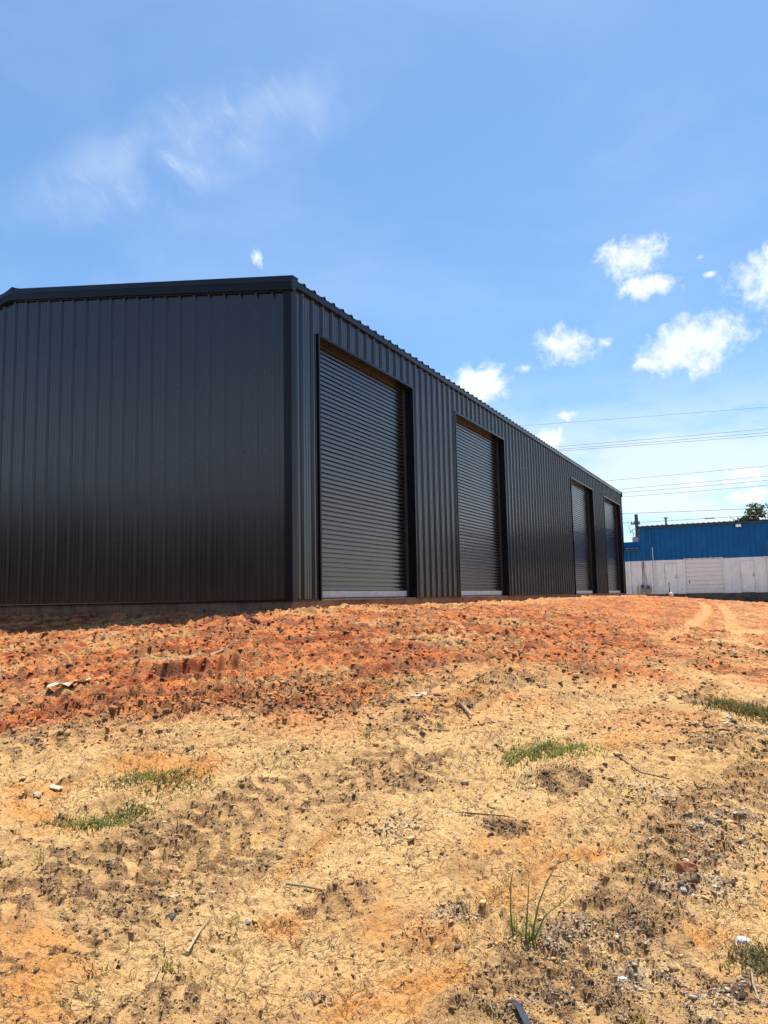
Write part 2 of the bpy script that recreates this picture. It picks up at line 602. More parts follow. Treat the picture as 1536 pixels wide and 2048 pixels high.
def strip_uv(x, y, P):
    best = np.full(x.shape, 1e9)
    u = np.zeros(x.shape)
    v = np.zeros(x.shape)
    acc = 0
    for a, b in zip(P[:-1], P[1:]):
        d = b - a
        L = np.hypot(*d)
        d = d / L
        t = np.clip((x - a[0]) * d[0] + (y - a[1]) * d[1], 0, L)
        ox, oy = x - a[0] - d[0] * t, y - a[1] - d[1] * t
        q = np.hypot(ox, oy)
        c = q < best
        best = np.where(c, q, best)
        u = np.where(c, acc + t, u)
        v = np.where(c, np.sign(d[0] * oy - d[1] * ox) * q, v)
        acc += L
    ramp = min(0.5, acc * 0.12)
    end = sst(u, 0, ramp) * sst(acc - u, 0, ramp)
    return u, v, best, end


def smooth_poly(P, n=4):
    for _ in range(n // 2):
        Q = [P[0]]
        for a, b in zip(P[:-1], P[1:]):
            Q += [a * 0.75 + b * 0.25, a * 0.25 + b * 0.75]
        P = np.array(Q + [P[-1]])
    return P


# kind, half width in metres, lug pitch, lug height, rut depth, path through photo pixels
TRACKS = [(k, hw, pt, lh, dp, smooth_poly(poly_at(px), 4)) for k, hw, pt, lh, dp, px in (
    ('crust', 0.26, 0.07, 0.006, 0.015, [(690, 1790), (800, 1690), (900, 1600), (1010, 1520), (1130, 1450), (1250, 1390), (1340, 1350)]),
    ('crust', 0.20, 0.06, 0.005, 0.012, [(900, 1560), (1060, 1500), (1250, 1440), (1530, 1440)]),
    ('tyre', 0.16, 0.055, 0.012, 0.02, [(60, 1690), (180, 1640), (300, 1590), (420, 1545), (560, 1510), (760, 1465)]),
    ('tyre', 0.15, 0.07, 0.012, 0.02, [(140, 1640), (260, 1605), (420, 1560), (520, 1530)]),
    ('tyre', 0.14, 0.06, 0.010, 0.015, [(640, 2040), (780, 1980), (900, 1915), (1000, 1830), (1120, 1740), (1250, 1660)]),
    ('tyre', 0.20, 0.09, 0.018, 0.02, [(130, 1500), (300, 1478), (500, 1470), (720, 1440)]),
    ('crust', 0.24, 0.06, 0.004, 0.012, [(420, 1990), (530, 1920), (620, 1880), (700, 1840)]),
    ('tread', 0.23, 0.135, 0.020, 0.010, [(-40, 1840), (120, 1812), (300, 1770), (500, 1712), (700, 1640), (900, 1540), (1060, 1465)]),
    ('tread', 0.22, 0.130, 0.020, 0.010, [(840, 2060), (960, 1930), (1080, 1800), (1200, 1680), (1340, 1560), (1510, 1470)]),
    ('tread', 0.24, 0.140, 0.018, 0.010, [(1150, 2070), (1290, 1890), (1410, 1750), (1560, 1610)]),
    ('tread', 0.21, 0.140, 0.020, 0.010, [(240, 1735), (420, 1650), (600, 1590), (800, 1520), (960, 1452)]),
    ('tread', 0.20, 0.120, 0.018, 0.010, [(980, 1900), (1100, 1770), (1250, 1620), (1400, 1520)]),
    ('tread', 0.26, 0.170, 0.026, 0.012, [(-60, 1452), (250, 1436), (520, 1412), (760, 1382), (1000, 1352)]),
    ('tread', 0.24, 0.150, 0.022, 0.010, [(-40, 1590), (150, 1545), (350, 1505), (600, 1480)]),
    ('tread', 0.20, 0.120, 0.016, 0.010, [(120, 2070), (260, 1985), (400, 1930), (560, 1850), (720, 1740)]),
    ('tread', 0.24, 0.170, 0.024, 0.012, [(1000, 1420), (1180, 1402), (1360, 1380), (1560, 1372)]),
    ('tread', 0.26, 0.190, 0.030, 0.012, [(-60, 1400), (140, 1394), (360, 1386), (560, 1372), (740, 1350)]),
    ('lug', 0.22, 0.12, 0.042, 0.03, [(-60, 1268), (80, 1262), (240, 1257), (430, 1251)]),
    ('lug', 0.22, 0.12, 0.040, 0.02, [(-60, 1300), (120, 1292), (330, 1282), (520, 1275)]),
    ('lug', 0.20, 0.12, 0.038, 0.02, [(-40, 1330), (160, 1325), (300, 1318), (420, 1306)]),
    ('trench', 0.17, 0.13, 0.03, 0.085, [(300, 1349), (360, 1342), (430, 1335), (490, 1330)]),
    ('lug', 0.16, 0.12, 0.045, 0.02, [(270, 1368), (360, 1360), (450, 1352), (540, 1342)]),
    ('lug', 0.20, 0.17, 0.04, 0.02, [(560, 1270), (720, 1262), (880, 1250), (1000, 1236)]),
    ('lug', 0.20, 0.17, 0.04, 0.02, [(640, 1330), (800, 1300), (960, 1282), (1140, 1262)]),
    ('lug', 0.20, 0.19, 0.04, 0.02, [(900, 1340), (1060, 1330), (1250, 1315), (1500, 1300)]),
    ('crust', 0.16, 0.1, 0.01, 0.03, [(1310, 1280), (1350, 1268), (1392, 1246), (1412, 1226), (1414, 1212), (1400, 1203)]),
    ('crust', 0.16, 0.1, 0.01, 0.03, [(1478, 1290), (1470, 1265), (1462, 1240), (1454, 1222), (1440, 1209)]),
)]


def ell(x, y, px, py, rx, ry):
    """soft patch on the ground, about rx by ry photo pixels across where it lies"""
    cx_, cy_ = at(px, py)
    ax_, ay_ = at(px + rx, py)
    bx_, by_ = at(px, py - ry)
    ux, uy = ax_ - cx_, ay_ - cy_
    vx, vy = bx_ - cx_, by_ - cy_
    det = ux * vy - uy * vx
    a = ((x - cx_) * vy - (y - cy_) * vx) / det
    b = (ux * (y - cy_) - uy * (x - cx_)) / det
    return np.clip(1.35 - np.hypot(a, b), 0, 1)


ORANGE = [(60, 1970, 190, 90), (60, 1880, 120, 40), (560, 1830, 60, 25), (740, 1790, 110, 55), (880, 1930, 120, 60), (1120, 1980, 100, 40),
          (1180, 1700, 60, 16), (130, 1600, 130, 40), (330, 1520, 110, 18), (200, 1430, 200, 14), (760, 2010, 120, 40), (1420, 1850, 80, 30),
          (1340, 1760, 40, 10)]
DARK = [(330, 1765, 120, 26), (420, 1770, 60, 24), (230, 1790, 130, 30), (120, 1760, 90, 20), (400, 1497, 140, 9), (660, 1590, 90, 34), (690, 1640, 60, 20), (600, 1500, 60, 12),
        (300, 1640, 70, 26), (270, 1990, 40, 24), (1040, 1985, 50, 26), (960, 1960, 60, 30), (840, 1880, 60, 20), (960, 1820, 90, 20),
        (1020, 1650, 90, 26), (1130, 1560, 120, 20), (1160, 1870, 120, 24), (1290, 1830, 70, 24), (1290, 1610, 70, 16),
        (820, 1560, 120, 10), (640, 1420, 110, 9), (760, 1400, 70, 8), (1280, 1500, 90, 9), (1180, 2000, 120, 24), (1420, 1980, 90, 40),
        (560, 1700, 80, 20), (330, 2000, 60, 20), (640, 1985, 40, 12), (130, 1905, 40, 14), (880, 1700, 70, 12)]
PALE = [(580, 1900, 110, 40), (720, 1680, 70, 40), (1060, 1600, 120, 40), (1480, 1640, 120, 60), (1420, 1760, 120, 50), (1250, 1900, 160, 60),
        (900, 1440, 260, 26), (520, 1430, 200, 16), (820, 1392, 50, 6)]
GRAVEL = [(1440, 1660, 120, 60), (1400, 1760, 120, 36), (1250, 1950, 130, 50), (1430, 2000, 110, 50), (1180, 1860, 140, 36), (1300, 1580, 80, 20),
          (1100, 1900, 80, 30), (1050, 2020, 80, 30), (640, 1990, 40, 12), (1460, 1450, 80, 14), (900, 1840, 60, 18), (780, 1640, 60, 20)]


def ground(x, y):
    """height, tint and roughness mask of the bare soil at points x, y"""
    z0 = base_z(x, y)
    D = dist_building(x, y)
    R = np.hypot(x, y)
    near = sst(R, 75, 38)
    wx = x + 0.25 * perlin(x * 0.9, y * 0.9, 3)
    wy = y + 0.25 * perlin(x * 0.9 + 40, y * 0.9, 4)
    red = sst(D + 1.1 * fbm(wx * 0.55, wy * 0.55, 11, 4), 6.3, 4.3) * sst(y, 60, 40)
    red = np.maximum(red, 0.85 * sst(fbm(wx * 0.7, wy * 0.35, 15, 4), 0.1, 0.35) * sst(y, 4.5, 7) * sst(y, 60, 40) * sst(D, 9, 5.5))
    red = np.maximum(red, 0.9 * sst(R + 1.6 * fbm(wx * 0.45, wy * 0.45, 16, 4), 8.6, 10.2) * sst(y, 47, 36) * sst(fbm(wx * 0.5, wy * 0.8, 18, 4), -0.55, 0.0))
    dark = np.zeros_like(x)
    for q in DARK:
        dark = np.maximum(dark, ell(x, y, *q))
    oran = np.zeros_like(x)
    for q in ORANGE:
        oran = np.maximum(oran, ell(x, y, *q))
    pale = np.zeros_like(x)
    for q in PALE:
        pale = np.maximum(pale, ell(x, y, *q))
    grav = np.zeros_like(x)
    for q in GRAVEL:
        grav = np.maximum(grav, ell(x, y, *q))
    n_a = fbm(wx * 1.5, wy * 1.5, 21, 5, 0.6)
    n_b = fbm(wx * 4.2, wy * 4.2, 31, 4, 0.6)
    n_c = fbm(wx * 8, wy * 16, 33, 4, 0.6)
    rough = n_a * 0.40 + n_b * 0.50 + n_c * 0.50 + dark * 0.30 + grav * 0.16 - 0.10 + red * 0.10
    crust = np.zeros_like(x)
    loosen = np.zeros_like(x)
    tk = np.zeros_like(x)
    z = z0.copy()
    lug = np.zeros_like(x)
    for kind, hw, pt, lh, dp, P in TRACKS:
        m = np.nonzero((x > P[:, 0].min() - 1) & (x < P[:, 0].max() + 1) & (y > P[:, 1].min() - 1) & (y < P[:, 1].max() + 1))[0]
        if not len(m):
            continue
        xm, ym = x[m], y[m]
        u, v, dst, end = strip_uv(xm, ym, P)
        v = v + 0.03 * perlin(xm * 3, ym * 3, 71)
        inside = sst(np.abs(v), hw * 1.15, hw * 0.8) * end
        wear = sst(perlin(xm * 1.7, ym * 1.7, 73), -0.6, 0.1)
        if kind in ('crust', 'tyre', 'tread'):
            tk[m] = np.maximum(tk[m], inside)
        if kind in ('crust', 'tyre'):
            crust[m] = np.maximum(crust[m], inside * (0.55 + 0.45 * wear))
        berm = np.exp(-((np.abs(v) - hw * 1.25) / (hw * 0.3)) ** 2) * end
        ph = (u + np.abs(v) * (0.8 if kind != 'crust' else 0.2) + 0.02 * perlin(xm * 5, ym * 5, 75)) / pt
        wave = np.abs(((ph % 1) - 0.5) * 2) ** 0.8 - 0.5
        if kind == 'tyre':
            wave = 0.6 * wave + 0.9 * np.cos(2 * math.pi * (v + 0.02 * perlin(xm * 4, ym * 4, 76)) / 0.062)
        z[m] += -dp * inside + (1.7 if kind in ('lug', 'trench') else 1.2) * lh * wave * inside * wear + dp * 0.45 * berm * (0.6 + 0.8 * np.clip(perlin(xm * 6, ym * 6, 77), -0.6, 1))
        if kind == 'tread':
            wv_ = np.tanh(2.6 * np.cos(2 * math.pi * ph + 1.6 * np.sign(v)))
            z[m] += 0.003 * wv_ * inside
            pat = inside * sst(perlin(xm * 1.1 + 5, ym * 1.1, 74), -0.35, 0.15)
            loosen[m] = np.clip(loosen[m] + pat * (0.85 * sst(wv_, -0.15, 0.5) - 0.35 * sst(-wv_, 0.0, 0.7)), -0.6, 1)
        if kind == 'trench':
            teeth = np.clip(np.cos(2 * math.pi * u / pt), 0, 1)
            z[m] += -0.03 * berm * (v < 0) + 0.018 * np.exp(-((v - hw * 1.35) / (hw * 0.42)) ** 2) * end + 0.035 * berm * teeth
        if kind in ('lug', 'trench'):
            lug[m] = np.maximum(lug[m], inside)
    # wheel paths that cross the whole plot towards the far end, one beside the other
    fu = 0.6 * x + 0.8 * y + 0.15 * perlin(x * 0.4, y * 0.4, 101)
    fv = -0.8 * x + 0.6 * y + 0.30 * perlin(x * 0.22, y * 0.22, 102) + 0.03 * perlin(x * 2.2, y * 2.2, 103)
    sid = np.floor(fv / 0.44)
    c_ = np.abs(fv / 0.44 - sid - 0.5)
    hsh = _hash(sid, sid * 0 + 3, 5)
    edge = sst(c_, 0.47, 0.37) * (1 - red) * sst(R, 13, 9)
    on_ = sst(perlin(fu * 0.33, sid * 7.3 + 0.5, 6), -0.30, 0.05)
    t_cr, t_tr, t_ri = edge * on_ * (hsh < 0.36), edge * on_ * ((hsh >= 0.36) & (hsh < 0.74)), edge * on_ * (hsh >= 0.74)
    wv_ = np.cos(2 * math.pi * (fu + 0.45 * c_ * 0.44 + 0.02 * perlin(x * 5, y * 5, 104)) / 0.14)
    wv_ = np.tanh(2.6 * wv_)
    tk = np.maximum(tk, 0.8 * (t_tr + t_cr + t_ri))
    loosen = np.clip(loosen + t_tr * (0.80 * sst(wv_, -0.1, 0.5) - 0.40 * sst(-wv_, 0.0, 0.7)), -0.6, 1)
    z += t_tr * 0.011 * wv_ - 0.012 * t_cr + t_ri * 0.007 * np.cos(2 * math.pi * c_ * 0.44 / 0.058)
    z += 0.012 * np.exp(-((c_ - 0.48) / 0.05) ** 2) * on_ * (1 - red) * sst(R, 12, 8)
    crust = np.maximum(crust, np.maximum(t_cr, 0.7 * t_ri))
    # and the tracked machine's passes along the bank
    ru = 0.98 * x + 0.2 * y
    rv = -0.2 * x + 0.98 * y + 0.35 * perlin(x * 0.2, y * 0.2, 105) + 0.05 * perlin(x * 1.5, y * 1.5, 106)
    rid = np.floor(rv / 0.50)
    rc_ = np.abs(rv / 0.50 - rid - 0.5)
    r_on = sst(rc_, 0.48, 0.36) * red * sst(perlin(ru * 0.25, rid * 5.7 + 0.5, 107), -0.15, 0.2) * sst(R, 30, 18)
    rw = np.cos(2 * math.pi * (ru + 0.3 * rc_ * 0.5) / 0.15)
    z += r_on * 0.024 * rw + 0.03 * red * near * np.exp(-((rc_ - 0.48) / 0.07) ** 2) * perlin(ru * 0.6, rid * 3.3 + 0.5, 108)
    lug = np.maximum(lug, 0.8 * r_on)
    rough = rough * (1 - 0.55 * tk) + 0.03 * tk
    rough = sst(rough + 0.78 * loosen * (1 - 0.5 * crust) - crust * 0.62 - 0.12 * pale, -0.10, 0.45)
    # shape: swells, furrows, clods
    z += near * (0.050 * fbm(x * 0.45, y * 0.45, 41, 3) + 0.030 * fbm(wx * 1.3, wy * 1.7, 43, 3))
    fur = perlin(wx * 1.1 + wy * 0.5, wy * 5.0 - wx * 1.1, 45)
    z += near * (1 - crust) * 0.016 * fur * (0.6 + 0.8 * red)
    jx, jy = wx + 0.03 * perlin(x * 9, y * 9, 47), wy + 0.03 * perlin(x * 9, y * 9, 48)
    loose = np.clip(rough + 0.75 * red * (1 - lug) * sst(n_a, -0.45, 0.1), 0, 1)
    loose = loose * (1 - 0.75 * lug)
    flat_ = (1 - 0.8 * crust) * (1 - 0.5 * lug)
    far1, far2 = sst(R, 15, 9), sst(R, 7.5, 4.5)
    z += near * loose * (0.010 + 0.024 * red) * facets(jx * 3.2, jy * 7.5, 51, 1.3)
    z += near * flat_ * (0.30 + 0.70 * loose) * (0.0115 + 0.011 * red) * (0.25 + 0.75 * far1) * facets(jx * 9, jy * 15, 52, 1.5)
    z += near * flat_ * (0.30 + 0.70 * loose) * 0.0070 * far2 * facets(jx * 24, jy * 31, 53, 1.5)
    nr_ = sst(R, 6, 3.2)
    z += near * nr_ * (0.25 + 0.75 * rough) * flat_ * 0.0034 * facets(x * 55, y * 62, 54, 1.5)
    z += near * loose * (0.012 + 0.022 * red) * (1 - 2 * np.abs(fbm(wx * 2.6, wy * 7.5, 58, 4, 0.6)))
    z += near * 0.012 * fbm(x * 6, y * 7, 57, 4, 0.6) * (1 - 0.65 * crust)
    # mud cracks in the crusted strips
    k1, k2, kid = worley(wx * 8 + 0.25 * n_b, wy * 10, 61)
    k3, k4, _ = worley(wx * 17, wy * 19, 63)
    ck = sst(k2 - k1, 0.11, 0.0) * (kid > 0.15) + 0.6 * sst(k4 - k3, 0.13, 0.0)
    ck = np.clip(ck, 0, 1) * np.clip(crust * 1.1 + 0.55 * sst(n_a, 0.0, -0.3) - 0.5 * red, 0, 1)
    z -= near * 0.020 * ck
    z += near * 0.006 * kid * np.clip(crust - 0.2, 0, 1)
    # tint
    def c3(r, g, b):
        return np.array([r, g, b])[None, :]
    tan = c3(0.60, 0.370, 0.155)
    q = n_b[:, None]
    T = tan * (1 + 0.16 * q)
    mixw = lambda T, c, m: T * (1 - m[:, None]) + c * m[:, None]
    T = mixw(T, c3(0.635, 0.41, 0.178), np.clip(0.8 * pale + 0.8 * crust, 0, 1))
    on = np.clip(oran + 0.75 * sst(fbm(fu * 0.45 + 9, fv * 1.5, 81, 4), 0.0, 0.45) * sst(R, 2, 4), 0, 1) * sst(fbm(wx * 2.2, wy * 2.2, 83, 4), -0.5, 0.25)
    T = mixw(T, c3(0.62, 0.27, 0.075), 0.85 * on * (1 - 0.5 * pale))
    rvar = sst(0.75 * fbm(ru * 0.7, rv * 3.6, 85, 4, 0.6) + 0.6 * fbm(ru * 4, rv * 12, 86, 4, 0.6) + 0.1, -0.4, 0.4)[:, None]
    rc = c3(0.63, 0.195, 0.058) * rvar + c3(0.27, 0.046, 0.016) * (1 - rvar)
    brk = sst(fbm(ru * 0.30, rv * 1.1, 88, 5, 0.6) + 0.22 * sst(x, -2.0, 1.0) - 0.14, 0.12, 0.42) * (1 - 0.55 * sst(y, 11, 17))
    redt = red * (1 - 0.72 * brk)
    T = T * (1 - 0.92 * redt[:, None]) + rc * 0.92 * redt[:, None]
    mot = sst(fbm(wx * 2.4, wy * 4.2, 89, 5, 0.65) + 0.45 * rough - 0.9 * crust - 0.3 * pale + 0.06, -0.12, 0.50) * (1 - 0.4 * red)
    T = mixw(T, c3(0.40, 0.235, 0.105), 0.58 * mot)
    hum_shade = sst(rough + 0.35 * n_b, 0.45, 1.0) * (1 - 0.55 * red)  # loose soil darkened for humus and for the shade among its crumbs
    T = mixw(T, c3(0.30, 0.175, 0.09), 0.5 * hum_shade * (1 - 0.40 * tk))
    T = mixw(T, c3(0.12, 0.075, 0.05), 0.40 * (1 - 0.45 * tk) * np.clip(dark * 1.1, 0, 1) * sst(n_b + 0.5 * n_a, -0.35, 0.30) * (1 - 0.4 * crust))
    T = mixw(T, c3(0.50, 0.40, 0.28), 0.4 * grav * sst(n_b, -0.2, 0.4))
    # pale trampled earth beyond the mound and drifted sand along the wall
    T = mixw(T, c3(0.60, 0.40, 0.20), 0.9 * sst(y, 36, 46) * sst(D, 3, 8))
    T = mixw(T, c3(0.64, 0.36, 0.14), 0.75 * sst(D, 1.5, 0.3) * sst(perlin(wx * 0.8, wy * 0.8, 87), -0.3, 0.2) * sst(x, -2.2, -1.0))
    T = mixw(T, c3(0.62, 0.34, 0.14), 0.8 * crust * red)
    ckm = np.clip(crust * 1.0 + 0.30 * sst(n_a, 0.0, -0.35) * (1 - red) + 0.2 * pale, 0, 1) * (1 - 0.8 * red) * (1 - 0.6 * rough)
    return z, np.clip(T, 0.01, 0.9), np.clip(rough * (1 - 0.35 * tk) + 0.3 * red, 0, 1), red, dark, grav, ckm


# polar sheet: fine where the ground is near, out to the horizon
dense = np.arange(-0.60, 0.60, 0.00165)
coarse = np.concatenate([np.geomspace(0.0022, 0.2, 34)])
cw = np.cumsum(coarse)
cw = cw[cw < math.pi - 0.62]
ths = np.concatenate([-(0.60 + cw)[::-1], dense, 0.60 + cw])
rs = [0.02, 0.3, 0.7, 1.1, 1.4]
r = 1.7
while r < 650:
    rs.append(r)
    if r < 6:
        r *= 1.0024
    elif r < 16:
        r *= 1.0031
    elif r < 60:
        r *= 1.008
    else:
        r *= 1.06
rs = np.array(rs)
TH, RR = np.meshgrid(ths, rs)
X, Y = (RR * np.sin(TH)).ravel(), (RR * np.cos(TH)).ravel()
Zg, Tg, Lg, _, _, _, Cg = ground(X, Y)
nc, nr = len(ths), len(rs)
ii = (np.arange(nr - 1)[:, None] * nc + np.arange(nc)[None, :])
jj = (np.arange(nr - 1)[:, None] * nc + (np.arange(nc)[None, :] + 1) % nc)
F = np.stack([ii, jj, jj + nc, ii + nc], -1).reshape(-1, 4)[:, ::-1]
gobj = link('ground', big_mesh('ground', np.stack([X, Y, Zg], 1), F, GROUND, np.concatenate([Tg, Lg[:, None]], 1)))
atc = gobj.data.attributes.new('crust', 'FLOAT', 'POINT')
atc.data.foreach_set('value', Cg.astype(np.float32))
tag(gobj, 'bare orange and tan construction soil rising to the warehouse pad', None, None, 'structure')


def gz(x, y):
    return float(ground(np.array([float(x)]), np.array([float(y)]))[0][0])


def place(px, py, sink=0.0):
    x, y = at(px, py)
    return (x, y, gz(x, y) - sink)


# ------------------------------------------------------------------ profiled steel sheets
FT = 0.3048


def sheet_profile(u0, u1, rib=0.034, minor=0.0065):
    pts = [(u0, None)]
    k0 = int(math.floor(u0 / FT)) - 1
    for k in range(k0, int(math.ceil(u1 / FT)) + 2):
        c = k * FT
        pts += [(c - 0.042, 0), (c - 0.015, rib), (c + 0.015, rib), (c + 0.042, 0)]
        for j in (1, 2):
            m = c + 0.042 + (FT - 0.084) * j / 3
            pts += [(m - 0.020, 0), (m - 0.011, minor), (m + 0.011, minor), (m + 0.020, 0)]
    full = sorted(q for q in pts if q[1] is not None)
    us, hs = [q[0] for q in full], [q[1] for q in full]
    out = [(u0, float(np.interp(u0, us, hs)))] + [q for q in full if u0 + 1e-4 < q[0] < u1 - 1e-4] + [(u1, float(np.interp(u1, us, hs)))]
    return out


def sheet(u0, u1, zb, zt, fn, off=0.0, **kw):
    """one steel sheet between u0 and u1, from zb(u) to zt(u); fn(u, h, z) gives the point"""
    pr = sheet_profile(u0, u1, **kw)
    m = MB()
    n = len(pr)
    zb_ = zb if callable(zb) else (lambda u: zb)
    zt_ = zt if callable(zt) else (lambda u: zt)
    vs = [fn(u, h + off, zb_(u)) for u, h in pr] + [fn(u, h + off, zt_(u)) for u, h in pr]
    # lap lip folded back at the free edge
    vs += [fn(pr[-1][0], pr[-1][1] + off - 0.012, zb_(pr[-1][0])), fn(pr[-1][0], pr[-1][1] + off - 0.012, zt_(pr[-1][0]))]
    fs = [(i, i + 1, n + i + 1, n + i) for i in range(n - 1)] + [(n - 1, 2 * n, 2 * n + 1, 2 * n - 1)]
    return m.add(vs, fs)


# ------------------------------------------------------------------ the charcoal warehouse
wh = link('warehouse', None, None, (C0[0], C0[1], 0), (0, 0, math.pi / 2 - az))
tag(wh, 'long charcoal steel warehouse with four roll-up doors on a red dirt pad', 'warehouse')
EAVE, PITCHR = 4.818, 1.02 / 6.15
HALF = WID / 2
DOORS = [(0.785, 4.376), (6.775, 10.36), (18.25, 22.02), (24.41, 28.36)]
DTOP = 4.165


def zroof(g):
    return EAVE + PITCHR * (HALF - abs(g - HALF))


f_long = lambda u, h, z: (u, -h, z)
f_gab = lambda u, h, z: (-h, u, z)
SH = 3 * FT
# long wall sheets, split at the doors
cache = {}
cuts = [-0.0]
u = 0.042
edges = [0.0]
while u + SH < LEN:
    edges.append(u + SH - 0.0)
    u += SH
edges.append(LEN)
idx = 0
for a, b in zip(edges[:-1], edges[1:]):
    idx += 1
    off = 0.0022 * (idx % 2)
    segs = [(a, b, 0.005)]
    for s0, s1 in DOORS:
        new = []
        for p, q, zb in segs:
            lo, hi = max(p, s0 - 0.02), min(q, s1 + 0.02)
            if hi <= lo or zb > 0.01:
                new.append((p, q, zb))
                continue
            if lo - p > 0.01:
                new.append((p, lo, zb))
            if q - hi > 0.01:
                new.append((hi, q, zb))
            new.append((lo, hi, DTOP + 0.02))
        segs = new
    for p, q, zb in segs:
        key = (round(q - p, 4), round((p / FT) % 1, 4), round(zb, 3), idx % 2)
        if key not in cache:
            k = math.floor(p / FT) * FT
            cache[key] = (sheet(p - k, q - k, zb, EAVE - 0.03, f_long, off).mesh('wall_panel', CHAR), )
        k = math.floor(p / FT) * FT
        link('wall_panel', cache[key][0], wh, (k, 0, 0))
# gable sheets
ge = [0.0]
u = 0.042
while u + SH < WID:
    ge.append(u + SH)
    u += SH
ge.append(WID)
for i, (a, b) in enumerate(zip(ge[:-1], ge[1:])):
    sheet(a, b, 0.005, lambda q: zroof(q) - 0.06, f_gab, 0.0022 * (i % 2)).build('gable_panel', CHAR, wh)
# far gable and back wall, plain closed sheets
for i, (a, b) in enumerate(zip(ge[:-1], ge[1:])):
    sheet(a, b, 0.005, lambda q: zroof(q) - 0.06, lambda u, h, z: (LEN + h, u, z), 0.0022 * (i % 2)).build('gable_panel', CHAR, wh)
bk = sheet(0, SH, 0.005, EAVE - 0.03, lambda u, h, z: (u, WID + h, z)).mesh('wall_panel', CHAR)
for i in range(int(LEN / SH)):
    link('wall_panel', bk, wh, (i * SH, 0, 0))
link('wall_panel', sheet(0, LEN - int(LEN / SH) * SH, 0.005, EAVE - 0.03, lambda u, h, z: (u, WID + h, z)).mesh('wall_panel', CHAR), wh, (int(LEN / SH) * SH, 0, 0))
# roof sheets
for side in (0, 1):
    def f_roof(u, h, t, side=side):
        g = -0.07 + (HALF + 0.07) * t
        gg = g if side == 0 else WID - g
        return (u, gg, EAVE + 0.012 + PITCHR * g + h)
    rp = sheet(0, SH, 0.0, 1.0, f_roof, rib=0.042).mesh('roof_panel', CHAR)
    n = int(LEN / SH)
    for i in range(n):
        link('roof_panel', rp, wh, (i * SH, 0, 0.002 * (i % 2)))
    link('roof_panel', sheet(0, LEN - n * SH, 0.0, 1.0, f_roof, rib=0.042).mesh('roof_panel', CHAR), wh, (n * SH, 0, 0))
# rake trim on both slopes of the near and far gable
RAKE = [(-0.10, 0.060), (0.055, 0.058), (0.092, -0.050), (0.084, -0.052), (0.083, -0.170), (0.0, -0.171), (-0.02, -0.165)]
for end in (0, 1):
    for side in (0, 1):
        def f_rk(a, b, t, side=side, end=end):
            g = -0.085 + (HALF + 0.085) * t
            gg = g if side == 0 else WID - g
            return ((-a if end == 0 else LEN + a), gg, EAVE + PITCHR * g + b)
        MB().extrude(RAKE, 0.0, 1.0, f_rk).build('rake_trim', TRIM, wh)
# thin light return under the rake
for side in (0, 1):
    def f_rt(a, b, t, side=side):
        g = 0.11 + (HALF - 0.11) * t
        gg = g if side == 0 else WID - g
        return (-a, gg, EAVE + PITCHR * g + b)
    MB().extrude([(0.036, -0.173), (0.048, -0.173), (0.047, -0.190), (0.036, -0.190)], 0.0, 1.0, f_rt).build('closure_strip', TRIM, wh)
# ridge cap
MB().extrude([(-0.22, -0.028), (-0.10, 0.010), (0, 0.052), (0.10, 0.010), (0.22, -0.028), (0.0, 0.0)], -0.06, LEN + 0.06,
             lambda a, b, t: (t, HALF + a, EAVE + PITCHR * HALF + 0.045 + b)).build('ridge_cap', TRIM, wh)
# eave trim on both long walls
for side in (0, 1):
    MB().extrude([(-0.02, 0.006), (0.060, 0.004), (0.064, -0.010), (0.063, -0.098), (0.0, -0.099)], 0.0, LEN,
                 lambda a, b, t, side=side: (t, (-a if side == 0 else WID + a), EAVE + b)).build('eave_trim', TRIM, wh)
# corner trims: an L on each corner
for sx, gy in ((0, 0), (LEN, 0), (0, WID), (LEN, WID)):
    ox, oy = (-1 if sx == 0 else 1), (-1 if gy == 0 else 1)
    L = [(-0.10, 0.036), (-0.095, 0.043), (0.043, 0.043), (0.043, -0.095), (0.036, -0.10), (0.036, 0.036)]
    m = MB()
    top = EAVE - 0.1
    m.extrude(L, -0.03, top, lambda a, b, t: (sx + ox * a, gy + oy * b, t))
    m.build('corner_trim', TRIM, wh)
# base trim
bt = MB()
px_ = 0.046
last = 0.14
for s0, s1 in DOORS + [(LEN, LEN)]:
    MB().extrude([(0.0, 0.002), (0.026, 0.001), (0.026, -0.022), (0.0, -0.022)], last, s0 - 0.05, lambda a, b, t: (t, -a, b)).build('base_trim', TRIM, wh)
    last = s1 + 0.05
MB().extrude([(0.0, 0.002), (0.026, 0.001), (0.026, -0.022), (0.0, -0.022)], 0.12, WID, lambda a, b, t: (-a, t, b)).build('base_trim', TRIM, wh)
# concrete slab edge
MB().box((0.012, 0.012, -0.9), (LEN - 0.012, WID - 0.012, -0.024)).build('foundation', CONC, wh)
